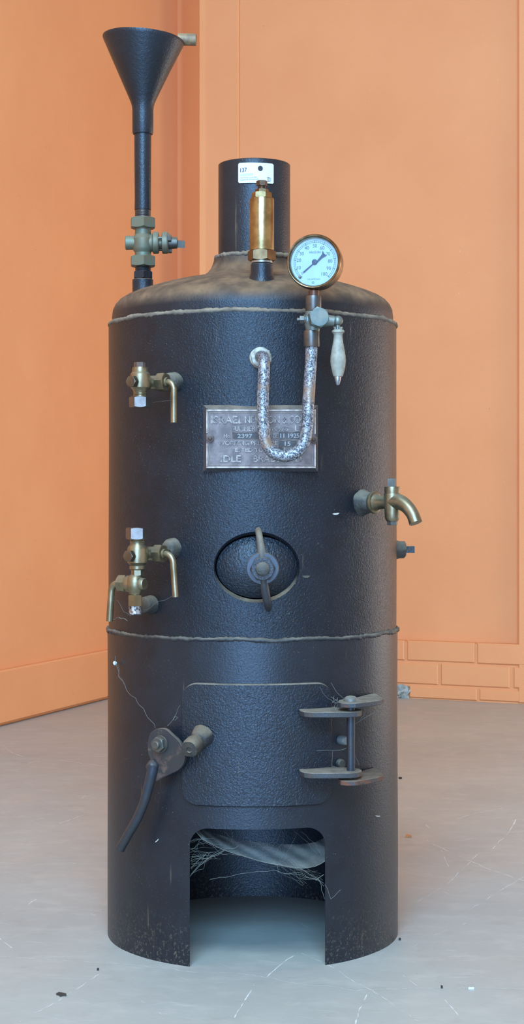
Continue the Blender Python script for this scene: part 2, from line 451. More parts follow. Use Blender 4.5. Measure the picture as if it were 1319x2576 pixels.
# corner boarding between the two walls
c0 = corner_l + ln * .012; c1 = on_left(447) + ld * .02
cr = on_right(502)
e1 = wl(461, (on_left(447) - CAM).y + .014)
mb = MB(); xs = (e1 - on_left(447))
nn = Vector((0.15, -1, 0)).normalized()
slab(mb, on_left(446.5), e1, Vector((-xs.y, xs.x, 0)).normalized() * (-1), .2, 0, H)
tag(mb.build('trim_1', M['wall']), kind='structure')
e2 = wl(461, (e1 - CAM).y - .11); e3 = wl(502.5, (cr - CAM).y + .006)
xs = (e3 - e2).normalized(); nn = Vector((xs.y, -xs.x, 0))
if nn.dot(CAM - e2) < 0: nn = -nn
mb = MB(); slab(mb, e2, e3, nn, .15, 0, H)
tag(mb.build('trim_2', M['wall']), kind='structure')
# right wall: a panel let in above a brick plinth, a flat pilaster and a proud pier
REC = .034; ZP = .176
pE = on_right(1302); far = R0 + rd * 5.0
mb = MB()
slab(mb, cr + rd * .0, on_right(1302) + rd * .3, rn, .25, 0, H, proud=-REC)                 # panel
slab(mb, cr, on_right(593), rn, .05, 0, H, proud=-REC + .012, ch=.003)                      # pilaster
slab(mb, pE, far, rn, .3, 0, H, proud=0, ch=.006)                                          # pier
slab(mb, cr, far, rn, .05, 0, ZP - .004, proud=-.005)                                      # mortar bed of the plinth
# painted bricks
P0 = on_right(1024); Lb = .213; Hb = .0585
uend = (far - P0).dot(rd)
ustart = (cr - P0).dot(rd)
rows = [(.1140, ZP - .002, 0.0), (.0465, .1075, Lb * .5), (0.004, .0400, .006)]
rb = random.Random(3)
for (z0, z1, off) in rows:
    k = -9
    while True:
        u0 = off + k * (Lb + .009); u1 = u0 + Lb; k += 1
        if u0 > min(uend, 2.2): break
        if u1 < ustart: continue
        u0 = max(u0, ustart)
        j = lambda s_: rb.uniform(-s_, s_)
        slab(mb, P0 + rd * (u0 + j(.002)), P0 + rd * (u1 + j(.002)), rn, .03, z0 + j(.0015), z1 + j(.0015), proud=j(.0012), ch=.003)
wr = mb.build('wall_right', M['wall']); tag(wr, kind='structure')
mb = MB()
pa = on_right(1003); pts = []
m = frame(on_right(990) + rn * .0025, rn, rd); 
up = m.to_3x3() @ Vector((0, 1, 0)); sg = 1 if up.z > 0 else -1
out = [(0, 0), (.052, 0), (.047, .012), (.056, .022), (.050, .036), (.030, .042), (.012, .040), (0, .043)]
mb.prism([(x, sg * y) for x, y in out], m, -.002, .002, .0005)
mb.build('bare_patch', M['bare'], wr, label='bare blue grey patch where the paint is knocked off at the foot of the bricks')

# floor with its scratches
mb = MB()
mb.box((-5, -6, -.05), (6, 4.2, 0))
def scratch(pts, w=1.3, dash=.75, seed=0):
    rs = random.Random(seed + len(pts) * 31 + int(pts[0][0])); P = []
    for i in range(len(pts) - 1):
        (x0, y0), (x1, y1) = pts[i], pts[i + 1]; n = max(2, int(math.hypot(x1 - x0, y1 - y0) / 9))
        for k in range(n): P.append((x0 + (x1 - x0) * k / n + rs.uniform(-1.5, 1.5), y0 + (y1 - y0) * k / n + rs.uniform(-1.2, 1.2)))
    P.append(pts[-1]); Q = []
    for a, b in zip(P[:-1], P[1:]):
        for k in range(3): Q.append((a[0] + (b[0] - a[0]) * k / 3, a[1] + (b[1] - a[1]) * k / 3))
    Q.append(P[-1]); prev = None
    for i, q in enumerate(Q):
        A = floor_pt(*q, z=.00015); B_ = floor_pt(*Q[min(i + 1, len(Q) - 1)], z=.00015) if i + 1 < len(Q) else A
        t = (B_ - A) if i + 1 < len(Q) else (A - floor_pt(*Q[i - 1], z=.00015)); t.normalize(); n_ = Vector((-t.y, t.x, 0))
        g = noise.noise(Vector((i * .22, seed * 3.7, 1))) + (dash - .32) * .9
        ww = max(0, min(1, g * 2.2)) * w * .8 * S(A.y) * (1 + .5 * noise.noise(Vector((i * .9, seed, 5))))
        cur = (A + n_ * ww, A - n_ * ww, ww)
        if prev and (prev[2] > 1e-7 or ww > 1e-7): mb.add([prev[0], prev[1], cur[1], cur[0]], [[0, 1, 2, 3]], mi=1)
        prev = cur
SCR = [([(0, 2405), (150, 2415), (300, 2424), (420, 2436), (480, 2445), (600, 2448), (690, 2462), (760, 2478), (830, 2480), (890, 2492), (1010, 2486), (1190, 2484), (1319, 2488)], 1.1, .9),
       ([(750, 2396), (715, 2420), (690, 2440), (672, 2458)], 2.0, .8), ([(755, 2395), (810, 2420), (850, 2440), (890, 2470), (935, 2490)], 1.4, .7),
       ([(640, 2478), (615, 2520), (590, 2560)], 2.4, .55), ([(925, 2500), (905, 2540), (895, 2576)], 2.4, .6), ([(935, 2490), (1010, 2540), (1055, 2570)], 1.3, .7),
       ([(1000, 2440), (1050, 2480)], 1.2, .6), ([(1120, 2515), (1155, 2555)], 1.8, .6), ([(250, 2450), (150, 2515), (50, 2570)], 1.4, .6), ([(0, 2360), (30, 2385)], 1.8, .7),
       ([(12, 1880), (30, 1893), (62, 1905)], 1.2, .8), ([(150, 1912), (190, 1918), (262, 1927)], 1.3, .95), ([(60, 1925), (90, 1915), (140, 1912)], 1.2, .5),
       ([(150, 2072), (185, 2060), (210, 2050)], 1.2, .8), ([(205, 2010), (220, 1995)], 1.4, .6), ([(70, 2063), (110, 2058)], 1.2, .7), ([(65, 1868), (100, 1860)], 1.0, .6),
       ([(175, 2170), (190, 2173)], 1.6, .8), ([(70, 2275), (92, 2262)], 1.8, .8), ([(190, 2295), (280, 2305)], 1.2, .4), ([(0, 2300), (60, 2290)], 1.0, .4),
       ([(1150, 2060), (1200, 2045), (1265, 2033)], 1.5, .7), ([(1100, 2067), (1130, 2070), (1190, 2072)], 1.5, .4), ([(1300, 2060), (1280, 2095), (1240, 2135)], 1.8, .6),
       ([(1140, 2117), (1200, 2108)], 1.2, .8), ([(1075, 2115), (1110, 2132), (1170, 2160), (1240, 2190), (1319, 2215)], 1.7, .8), ([(1210, 2142), (1160, 2190), (1120, 2230), (1050, 2268)], 1.2, .6),
       ([(1110, 2140), (1130, 2180)], 1.2, .6), ([(1319, 2205), (1250, 2245), (1180, 2290)], 1.0, .6), ([(1070, 2075), (1105, 2095)], 1.0, .6),
       ([(1115, 1835), (1110, 1850)], 1.0, .4), ([(1160, 1843), (1210, 1835)], .9, .5), ([(1070, 1870), (1150, 1885), (1200, 1895)], .9, .4),
       ([(1100, 2240), (1140, 2250)], 1.2, .5), ([(560, 2335), (610, 2352)], 1.0, .5), ([(740, 2315), (790, 2340)], 1.0, .4), ([(1150, 2330), (1240, 2300), (1319, 2290)], 1.0, .4),
       ([(1040, 2380), (1140, 2330)], 1.0, .4), ([(480, 2560), (560, 2540)], .9, .4), ([(760, 2560), (860, 2550)], .9, .4), ([(330, 2500), (420, 2560)], .9, .3), ([(100, 2330), (220, 2340)], 1.0, .35)]
for i, (p, w, d) in enumerate(SCR): scratch(p, w, d, i)
tag(mb.build('floor', [M['floor'], M['scratch']], recalc=False), kind='structure')
mb = MB(); mb.box((-5, -6, H), (6, 4.2, H + .1)); tag(mb.build('ceiling', M['ceiling']), kind='structure')

# ------------------------------------------------------------------ the boiler
RL = .2003; RU = .1985; ZT = .832; ZS = .4155
B = empty('vertical_boiler', (0, 0, 0))
tag(B, 'black vertical steam boiler with tall funnel, chimney and bronze fittings standing on the grey floor', 'boiler')
Z = Matrix.Identity(4)

def boolean(obj, cutters):
    tmp = []
    for c in cutters:
        md = obj.modifiers.new('cut', 'BOOLEAN'); md.object = c; md.operation = 'DIFFERENCE'; md.solver = 'EXACT'
    dg = bpy.context.evaluated_depsgraph_get(); dg.update()
    me = bpy.data.meshes.new_from_object(obj.evaluated_get(dg))
    obj.modifiers.clear(); old = obj.data; obj.data = me; bpy.data.meshes.remove(old)
    for c in cutters: bpy.data.objects.remove(c)
    me.shade_smooth(); me.set_sharp_from_angle(angle=R(30))

def shell(name, ro, ri, z0, z1, mat, n=10, seg=224, wob=0.0):
    mb = MB(); vs = []; fs = []
    zs = [z0 + (z1 - z0) * i / n for i in range(n + 1)]
    prof = [(ro, z) for z in zs] + [(ri, z) for z in zs[::-1]]
    for r, z in prof:
        for k in range(seg):
            a = 2 * PI * k / seg
            rr = r + wob * noise.noise(Vector((math.cos(a) * 2.2, math.sin(a) * 2.2, z * 5)))
            vs.append((rr * math.cos(a), rr * math.sin(a), z))
    N = len(prof)
    for i in range(N):
        for k in range(seg):
            a = i * seg + k; b = i * seg + (k + 1) % seg; c = ((i + 1) % N) * seg
            fs.append([a, b, c + (k + 1) % seg, c + k])
    mb.add(vs, fs); return mb.build(name, mat, B, origin=(0, 0, z0))

low = shell('lower_shell', RL, RL - .0075, 0, ZS, M['shell_lower'], 8, wob=.0012)
# arched opening at the foot
aL = cyl_pt(477.5, 2300, RL).x; aR = cyl_pt(818.5, 2300, RL).x; aT = cyl_pt(648, 2087, RL).z
mb = MB(); rc = .024; pts = [(aL, -.05), (aR, -.05)]
for k in range(9): a = k / 8 * PI / 2; pts.append((aR - rc + rc * math.cos(a), aT - rc + rc * math.sin(a)))
for k in range(9): a = PI / 2 + k / 8 * PI / 2; pts.append((aL + rc + rc * math.cos(a), aT - rc + rc * math.sin(a)))
mb.prism(pts, frame((0, 0, 0), (0, -1, 0), (1, 0, 0)), .05, .3)
cut = mb.build('cutter', M['black'])
boolean(low, [cut])
up_ = shell('upper_shell', RU, RU - .009, ZS, ZT, M['shell_upper'], 8, wob=.0008)
# hand hole, tapering inwards
hc = cyl_pt(646.5, 1427, RU)
mb = MB(); N = 72; vs = []; fs = []
hd = Vector((hc.x, hc.y, 0)).normalized(); hm = frame((0, 0, hc.z), hd, Vector((-hd.y, hd.x, 0)))
if (hm.to_3x3() @ Vector((0, 1, 0))).z < 0: hm = frame((0, 0, hc.z), hd, Vector((hd.y, -hd.x, 0)))
for (a, b, z) in ((.0525, .0400, .15), (.0525, .0400, .187), (.0590, .0455, .2), (.0600, .0465, .25)):
    for k in range(N): t = 2 * PI * k / N; vs.append((a * math.cos(t), b * math.sin(t), z))
for i in range(3):
    for k in range(N): fs.append([i * N + k, i * N + (k + 1) % N, (i + 1) * N + (k + 1) % N, (i + 1) * N + k])
fs.append(list(range(N))[::-1]); fs.append([3 * N + k for k in range(N)])
mb.add(vs, fs, hm); cut = mb.build('cutter', M['black']); boolean(up_, [cut])

# dome and flared neck
dome = [(.1925, .822), (.1938, .834), (.1940, .845), (.1928, .8540), (.1895, .8615), (.1840, .8675), (.1760, .8725), (.1640, .8775), (.1480, .8830), (.1300, .8885),
        (.1100, .8935), (.0920, .8972), (.0780, .9000), (.0690, .9030), (.0630, .9070), (.0580, .9130), (.0550, .9200), (.0535, .9255), (.0480, .9262)]
mb = MB(); mb.lathe(dome, Z, 160, cap0=True, cap1=True); mb.build('dome', M['dome'], B, angle=50)
mb = MB(); mb.lathe([(.0430, .91), (.0497, .91), (.0497, 1.0565), (.0490, 1.0572), (.0470, 1.0572), (.0465, 1.0560), (.0463, .92)], Z, 96, cap0=False, cap1=True)
cx, cy = W(640, 700, 0).x, 0.0
for v in mb.v: v.x += cx
mb.build('chimney', M['chimney'], B, angle=40)

def ring_bead(name, r, z, rad, mat, wob=.0012, cxx=0, seg=260, sd=0, squash=1, zs=None, a0=0, a1=2 * PI):
    pts = []
    for k in range(seg):
        a = a0 + (a1 - a0) * k / seg
        q = Vector((math.cos(a) * 4, math.sin(a) * 4, sd))
        pts.append(Vector((cxx + r * math.cos(a), r * math.sin(a), z + wob * noise.noise(q) + wob * .7 * noise.noise(q * 3.1) + (zs(a) if zs else 0))))
    mb = MB(); rads = [rad * (1 + .30 * noise.noise(Vector((i * .11, i * .023, sd)))) for i in range(seg)]
    mb.tube(pts, rads, 10, 1, closed=True, lump=.45, lf=420)
    return mb.build(name, mat, B, angle=60)
ring_bead('chimney_weld', .0520, .9275, .0036, M['bead'], .0012, cx, 200, 3)
ring_bead('dome_weld', .1958, .8335, .0036, M['bead'], .0012, 0, 420, 5)
ring_bead('shell_weld', .1988, .4165, .0031, M['bead_low'], .0022, 0, 460, 8)

# ---------------- funnel, pipe and cock on the left
YF = .02; sF = S(YF)
def zpx(y, Y=YF): return CAM.z - (y - HY) * S(Y)
def vert(cxp, Y, prof, **k):
    """upright turned shape from (half width, height) in photo units at depth Y"""
    o = W(cxp, HY, Y); m = Matrix.Translation((o.x, o.y, 0))
    return [(hw * S(Y), zpx(y, Y)) for hw, y in prof], m
mb = MB(); o = W(361, HY, YF)
prof = [(24.5, 338), (26.3, 334), (26.6, 300), (26.6, 277), (27.5, 268), (30, 259), (35.5, 246), (66, 180), (100.5, 107), (102.5, 101), (102, 98.5), (99, 99), (96, 106), (60, 181), (28, 250), (20, 262)]
vs = []; fs = []; seg = 96
for (hw, y) in prof:
    for k in range(seg):
        a = 2 * PI * k / seg; r = hw * sF; x = r * math.cos(a); yy = r * math.sin(a)
        z = zpx(y); fr = max(0, min(1, (260 - y) / 150))
        xs_ = x - fr * 0.0 + (o.x - (1 - fr) * .0008)
        z += -x * .075 * fr + fr * .0009 * noise.noise(Vector((math.cos(a) * 1.5, math.sin(a) * 1.5, 2)))
        vs.append((xs_, o.y + yy, z))
for i in range(len(prof) - 1):
    for k in range(seg):
        a = i * seg + k; b = i * seg + (k + 1) % seg; fs.append([a, b, b + seg, a + seg])
fs.append(list(range(seg))[::-1]); fs.append([(len(prof) - 1) * seg + k for k in range(seg)])
mb.add(vs, fs); FN = mb.build('funnel', M['funnel'], B, angle=35)
mb = MB(); a = W(448, 99, YF + .012); b = W(494, 100, YF + .012)
mb.lathe([(.0082, 0), (.0084, (b - a).length - .0006), (.0079, (b - a).length), (.0062, (b - a).length), (.0060, .003)], frame(a, b - a), 32, lump=.0003)
mb.build('overflow_stub', metal('stub_brass', (150, 124, 90), (112, 92, 72), .55, metallic=.3, dust=.6, dustc=(160, 142, 104), dlo=.3, dhi=.9, vscale=80), FN)
def threads(mb, m, r, z0, z1, pitch=.0016, seg=32, depth=.00045):
    n = max(2, int(abs(z1 - z0) / pitch)); prof = []
    for i in range(n):
        t = z0 + (z1 - z0) * i / n; t2 = z0 + (z1 - z0) * (i + .5) / n
        prof += [(r - depth, t), (r, t2)]
    prof.append((r - depth, z1)); mb.lathe(prof, m, seg)
p, m = vert(359.5, YF, [(21.3, 336), (21.3, 400), (20.6, 500), (20.8, 528)])
mb = MB(); mb.lathe(p[::-1], m, 40, lump=.0003); mb.build('funnel_pipe', M['funnel'], B)
mb = MB(); threads(mb, m, 20.3 * sF, zpx(552), zpx(528), .0022); mb.build('pipe_thread', metal('bare_thread', (92, 78, 70), (70, 66, 66), .4, metallic=.7), B, angle=20)
# cock body
p, m = vert(359.8, YF, [(20, 570), (20.5, 590), (24, 596), (27, 601), (27, 624), (24, 630), (20.5, 636), (20.5, 650)])
mb = MB(); mb.lathe(p[::-1], m, 40)
a = W(316, 611, YF); b = W(393, 611, YF); L = (b - a).length; fa = frame(a, b - a, UP)
mb.lathe([(16.5 * sF, 0), (18 * sF, .0008), (17.6 * sF, .008), (17.2 * sF, .016), (20 * sF, .026), (21.5 * sF, .034), (23 * sF, L)], fa, 44)
VB = mb.build('funnel_cock', M['verdigris'], B, angle=28)
mb = MB(); mb.hexn(m, zpx(575), zpx(548), 34.0 * sF, rot=R(8 + 30)); mb.lathe([(20.5 * sF, zpx(578)), (20.5 * sF, zpx(575))], m, 32); mb.build('union_nut', M['verdigris'], VB, angle=25)
mb = MB(); mb.hexn(m, zpx(671), zpx(644.5), 34.0 * sF, rot=R(8 + 30)); mb.build('union_nut', M['verdigris'], VB, angle=25)
mb = MB(); f2 = frame(W(386, 611, YF), (1, 0, 0), UP)
mb.lathe([(20 * sF, -.002), (27 * sF, 0), (27.5 * sF, .0012), (27.5 * sF, 11 * sF), (26 * sF, 14 * sF), (13 * sF, 14.5 * sF)], f2, 44)
mb.lathe([(13 * sF, 12 * sF), (13 * sF, 24 * sF)], f2, 24)
mb.build('gland_flange', M['verdigris'], VB)
mb = MB(); mb.lathe([(24 * sF, 22 * sF), (27.5 * sF, 23.5 * sF), (27.5 * sF, 35 * sF), (25.5 * sF, 38 * sF), (18 * sF, 38.5 * sF)], f2, 44); mb.build('gland_flange', M['verdigris'], VB)
mb = MB(); mb.lathe([(15 * sF, 38 * sF), (15.5 * sF, 44 * sF), (14 * sF, 60 * sF), (10 * sF, 61 * sF)], f2, 32)
mb.box((-8.6 * sF, -8.6 * sF, 58 * sF), (8.6 * sF, 8.6 * sF, 79 * sF), frame(W(386, 611, YF), (1, .12, -.03), Vector((0, -.25, 1))), .0005)
mb.build('plug_spindle', M['bolt'], VB)
for (dz, yy) in ((9 * sF, -20 * sF), (-14 * sF, 17 * sF)):
    fb = frame(W(386, 611, YF) + Vector((0, yy, dz)), (1, 0, 0), UP)
    mb = MB(); mb.lathe([(3.5 * sF, 4 * sF), (3.5 * sF, 38 * sF)], fb, 16); mb.hexn(fb, 36 * sF, 46 * sF, 9.5 * sF, rot=.3)
    mb.build('gland_bolt', M['bolt'], VB)
p, m = vert(360, YF, [(20, 668), (20, 684)])
mb = MB(); threads(mb, m, 20 * sF, zpx(686), zpx(669), .0016); mb.hexn(m, zpx(702), zpx(683), 25.8 * sF, rot=R(38)); mb.build('lock_nut', M['funnel'], B, angle=25)
bx = W(359.5, HY, YF).x; rho = math.hypot(bx, YF)
def dome_z(r):
    for (r0, z0), (r1, z1) in zip(dome[1:-1], dome[2:]):
        if r1 <= r <= r0: return z0 + (z1 - z0) * (r0 - r) / max(r0 - r1, 1e-6)
    return dome[-1][1]
def boss_on_dome(name, x, y, r, ztop, mat, flare=.006):
    """short socket standing on the dome with a weld fillet following the dome"""
    mb = MB(); seg = 56; rings = []
    def ring(rr, zf): return [(x + rr * math.cos(2 * PI * k / seg), y + rr * math.sin(2 * PI * k / seg), zf(x + rr * math.cos(2 * PI * k / seg), y + rr * math.sin(2 * PI * k / seg))) for k in range(seg)]
    dz = lambda h: (lambda a, b: dome_z(math.hypot(a, b)) + h)
    rings = [ring(r + flare, dz(-.002)), ring(r + flare * .55, dz(.0008)), ring(r + flare * .12, dz(.0045)), ring(r, dz(.007)), ring(r, lambda a, b: ztop - .0006), ring(r - .0006, lambda a, b: ztop)]
    vs = [v for g in rings for v in g]; fs = []
    for i in range(5):
        for k in range(seg): fs.append([i * seg + k, i * seg + (k + 1) % seg, (i + 1) * seg + (k + 1) % seg, (i + 1) * seg + k])
    fs.append([5 * seg + k for k in range(seg)]); fs.append(list(range(seg))[::-1])
    mb.add(vs, fs); return mb.build(name, mat, B, angle=35)
boss_on_dome('funnel_socket', bx, YF, 26.3 * sF, zpx(703), M['dome'])

# ---------------- safety valve in front of the chimney
YV = -.157; sv = S(YV); vo = W(659, HY, YV)
boss_on_dome('valve_socket', vo.x, YV, 28 * sv, zpx(665, YV), M['funnel'], .003)
m = Matrix.Translation((vo.x, YV, 0)); zv = lambda y: zpx(y, YV)
mb = MB(); mb.lathe([(29 * sv, zv(632)), (30.8 * sv, zv(630)), (30.8 * sv, zv(503)), (30 * sv, zv(500)), (24 * sv, zv(498.6))], m, 64)
SV = mb.build('safety_valve', M['brass'], B, label='polished brass cylinder of the safety valve')
mb = MB(); mb.lathe([(26 * sv, zv(663)), (27 * sv, zv(662)), (27 * sv, zv(655)), (25 * sv, zv(654))], m, 40); mb.build('joint_ring', M['chrome'], SV)
mb = MB(); mb.hexn(m, zv(657), zv(630), 35.5 * sv, rot=R(-8)); mb.build('base_nut', M['brass_dark'], SV, angle=25)
mb = MB(); mb.hexn(m, zv(500), zv(484), 25.5 * sv, rot=R(-8)); mb.build('top_nut', M['brass'], SV, angle=25)
mb = MB(); mb.hexn(m, zv(485), zv(476), 17.2 * sv, rot=R(6)); mb.build('lock_nut', M['brass_dark'], SV, angle=25)
mb = MB(); threads(mb, m, 10.8 * sv, zv(477), zv(466), .0015); mb.hexn(m, zv(468), zv(455), 14.2 * sv, rot=R(8)); mb.build('adjusting_screw', metal('brown_screw', (110, 84, 64), (84, 64, 52), .4, metallic=.8), SV, angle=25)

# ---------------- gauge, its cock and the syphon pipe
YG = -.262; sg_ = S(YG)
gn = Vector((-.235, -1, .02)).normalized(); gc = W(789, 657, YG)
G = frame(gc, gn, Vector((1, 0, 0)))
if (G.to_3x3() @ Vector((0, 1, 0))).z < 0: G = frame(gc, gn, Vector((-1, 0, 0)))
k = sg_
mb = MB(); mb.lathe([(30 * k, -.029), (64 * k, -.029), (66.5 * k, -.0275), (66.5 * k, -.005), (62 * k, -.004), (62 * k, -.0075), (10 * k, -.0075)], G, 96)
GA = mb.build('pressure_gauge', M['bezel'], B, label='round brass pressure gauge with pale blue dial')
mb = MB(); mb.lathe([(66.5 * k, -.014), (69 * k, -.0135), (69.6 * k, -.011), (69.6 * k, -.0035), (68.6 * k, -.001), (66.4 * k, .0006), (64.0 * k, .0002), (62.0 * k, -.0016), (60.4 * k, -.0045), (60.4 * k, -.0078)], G, 110, cap0=False, cap1=False)
mb.build('bezel', M['bezel'], GA, angle=45)
mb = MB(); mb.lathe([(60.6 * k, -.0078), (60.6 * k, -.0070), (.5 * k, -.0070)], G, 96); mb.build('dial', M['dial'], GA)
mb = MB(); mb.lathe([(61.5 * k, -.0020), (61.5 * k, -.0016)], G, 96); mb.build('glass', M['glass'], GA)
# markings (dial centre at the hub)
DC = (792.6, 659.5)
mb = MB(); mG = G @ Matrix.Translation((0, 0, -.0070))
def dpt(px, py):   # dial plane coordinates of a photo point
    q = ray_plane(px, py, G @ Vector((0, 0, -.0070)), gn); return G.inverted() @ q
hub = dpt(*DC); kd = k
def arc(r0, r1, a0, a1, n=90):
    vs = []; 
    for i in range(n + 1):
        a = R(a0 + (a1 - a0) * i / n)
        for r in (r0, r1): vs.append((hub.x + r * math.sin(a), hub.y + r * math.cos(a), .0002))
    fs = [[2 * i, 2 * i + 1, 2 * i + 3, 2 * i + 2] for i in range(n)]
    mb.add(vs, fs, mG)
arc(49.6 * k, 50.3 * k, -139, 139); arc(53.8 * k, 54.5 * k, -139, 139)
def tick(a, r0, r1, w):
    a = R(a); t = Vector((math.sin(a), math.cos(a), 0)); n_ = Vector((t.y, -t.x, 0)); h = Vector((hub.x, hub.y, .00025))
    mb.add([h + t * r0 - n_ * w, h + t * r1 - n_ * w, h + t * r1 + n_ * w, h + t * r0 + n_ * w], [[0, 1, 2, 3]], mG)
for i in range(0, 51):
    a = -137 + 274 * i / 50
    if i % 5 == 0: tick(a, 48 * k, 55 * k, .75 * k)
    else: tick(a, 50 * k, 54 * k, .3 * k)
NUM = [('0', 378, 885, 34), ('10', 308, 770, 76), ('20', 308, 615, 92), ('30', 367, 480, 90), ('40', 473, 360, 94), ('50', 640, 318, 90), ('60', 792, 360, 94), ('70', 915, 485, 84), ('80', 958, 632, 92), ('90', 928, 782, 90), ('100', 838, 900, 122)]
def dial_text(t, zx, zy, w, h, th=.0002):
    c = dpt(715 + zx / 8.244, 580 + zy / 8.244); w *= k / 8.244; h *= k / 8.244
    v, f = text_geo(t, c.x - w / 2, c.x + w / 2, c.y - h / 2, c.y + h / 2, th); mb.add(v, f, mG)
for t, x, y, w in NUM: dial_text(t, x, y, w, 72 if t != '0' else 55)
dial_text('PRESSURE', 645, 452, 235, 40); dial_text('Lbs per', 555, 1010, 130, 36); dial_text('Inch', 705, 1006, 80, 32)
c = dpt(715 + 638 / 8.244, 580 + 1004 / 8.244)
for (ax, ay, bx_, by_) in ((-2, -2, 2, -1.5), (-2, 1.5, 2, 2), (-2, -2, -1.5, 2), (1.5, -2, 2, 2)):
    mb.add([(c.x + ax * k, c.y + ay * k, .0002), (c.x + bx_ * k, c.y + ay * k, .0002), (c.x + bx_ * k, c.y + by_ * k, .0002), (c.x + ax * k, c.y + by_ * k, .0002)], [[0, 1, 2, 3]], mG)
c = dpt(715 + 602 / 8.244, 580 + 1080 / 8.244); vs = []; fs = []
for i in range(25):
    a = 2 * PI * i / 24
    for r in (2.2 * k, 3.1 * k): vs.append((c.x + r * math.cos(a), c.y + r * math.sin(a), .0002))
fs = [[2 * i, 2 * i + 1, 2 * i + 3, 2 * i + 2] for i in range(24)]; mb.add(vs, fs, mG)
mb.add([(c.x - .4 * k, c.y - 1.6 * k, .0002), (c.x + .4 * k, c.y - 1.6 * k, .0002), (c.x + .4 * k, c.y + 1.6 * k, .0002), (c.x - .4 * k, c.y + 1.6 * k, .0002)], [[0, 1, 2, 3]], mG)
mb.build('dial_markings', M['dial_ink'], GA, recalc=False)
mb = MB()
def npx(x, y): q = dpt(715 + x / 8.244, 580 + y / 8.244); return (q.x, q.y)
mb.prism([npx(395, 862), npx(590, 695), npx(680, 640), npx(760, 540), npx(790, 495), npx(808, 420), npx(832, 478), npx(885, 522), npx(800, 568), npx(690, 672), npx(600, 715), npx(415, 882)], mG @ Matrix.Translation((0, 0, .0010)), 0, .0006)
mb.lathe([(6.8 * k, .0004), (6.8 * k, .0022), (6 * k, .0028), (.5 * k, .0030)], mG @ Matrix.Translation((hub.x, hub.y, 0)), 32)
mb.build('needle', M['needle'], GA)
mb = MB(); q = dpt(715 + 335 / 8.244, 580 + 965 / 8.244); mb.sphere(mG @ Vector((q.x, q.y, .001)), 4.0 * k, 16); mb.build('stop_pin', M['chrome'], GA)
# stem and cock
gx = W(790, HY, -.25); Yc = -.25; sc_ = S(Yc); m = Matrix.Translation((gx.x, Yc, 0)); zc = lambda y: zpx(y, Yc)
mb = MB(); mb.lathe([(13 * sc_, zc(750)), (13.5 * sc_, zc(745)), (13.5 * sc_, zc(731))], m, 32); mb.build('gauge_stem', metal('copper_stem', (120, 84, 66), (92, 70, 60), .4, metallic=.8), B)
m2 = Matrix.Translation((W(789, HY, Yc).x, Yc, 0))
mb = MB(); mb.lathe([(19 * sc_, zc(783)), (20 * sc_, zc(781)), (19.8 * sc_, zc(749)), (19 * sc_, zc(745)), (14 * sc_, zc(744.5))], m2, 40)
mb.build('gauge_socket', M['copper'], B)
mb = MB(); pj = W(787, HY, Yc).x; 
mb.lathe([(16 * sc_, zc(840)), (18.5 * sc_, zc(826)), (21.5 * sc_, zc(815)), (21.5 * sc_, zc(795)), (18 * sc_, zc(787)), (17 * sc_, zc(780))], Matrix.Translation((pj, Yc, 0)), 40)
fj = frame(W(770, 805, Yc), (1, -.05, -.04), UP)
mb.lathe([(15 * sc_, 0), (18 * sc_, 2 * sc_), (17 * sc_, 30 * sc_), (16.5 * sc_, 50 * sc_), (14.5 * sc_, 62 * sc_), (13 * sc_, 72 * sc_)], fj, 36)
GC = mb.build('gauge_cock', M['teal'], B)
mb = MB(); f3 = frame(W(801, 803, Yc) + Vector((0, -.020, 0)), (.12, -1, .0), UP)
mb.hexn(f3, -.012, .006, 26.5 * sc_, sides=6, rot=R(12)); mb.build('hexagon_cap', M['teal'], GC, angle=25)
f3 = frame(W(768, 804, Yc), (-1, .0, 0), UP); mb = MB()
mb.lathe([(12.5 * sc_, -.003), (12.5 * sc_, .001), (11.5 * sc_, .0015)], f3, 28); mb.hexn(f3, .001, 14 * sc_, 10.5 * sc_, rot=.3); mb.lathe([(4.5 * sc_, 12 * sc_), (4.5 * sc_, 20 * sc_), (3.5 * sc_, 21 * sc_)], f3, 16)
mb.build('plug_bolt', M['bolt'], GC, angle=25)
mb = MB(); mb.sphere(W(850, 807, Yc), (13.5 * sc_, 13 * sc_, 13 * sc_), 28)
mb.lathe([(11 * sc_, 0), (9 * sc_, 6 * sc_), (10.5 * sc_, 14 * sc_), (10 * sc_, 18 * sc_)], frame(W(829, 806, Yc), (1, 0, 0), UP), 28)
mb.lathe([(6 * sc_, zc(836)), (5.5 * sc_, zc(815))], Matrix.Translation((W(850, HY, Yc).x, Yc, 0)), 20)
LV = mb.build('lever_ball', M['teal'], B)
hx = W(851, HY, Yc).x; hm_ = Matrix.Translation((hx, Yc, 0))
mb = MB(); prof = [(12, 947), (15.5, 935), (18.5, 920), (19.6, 908), (19, 896), (16.5, 880), (13.5, 864), (11.5, 850), (11.2, 842), (12.5, 841), (13, 838)]
mb.lathe([(w * sc_, zc(y)) for w, y in prof], hm_, 44); mb.lathe([(13.5 * sc_, zc(838)), (15.8 * sc_, zc(836.5)), (15.8 * sc_, zc(832)), (14 * sc_, zc(830)), (9 * sc_, zc(829.5))], hm_, 40)
for i in range(4):      # little claws of the ferrule
    a = i * PI / 2 + .6; mb.prism([(-3 * sc_, 0), (3 * sc_, 0), (4 * sc_, 8 * sc_), (1.5 * sc_, 5 * sc_), (-2.5 * sc_, 8.5 * sc_)], frame(Vector((hx + 9 * sc_ * math.cos(a), Yc + 9 * sc_ * math.sin(a), zc(830))), (math.cos(a), math.sin(a), -.35), Vector((-math.sin(a), math.cos(a), 0))), -.0005, .0005)
HD = mb.build('lever_handle', M['wood'], B, label='pale turned wooden handle', angle=50)
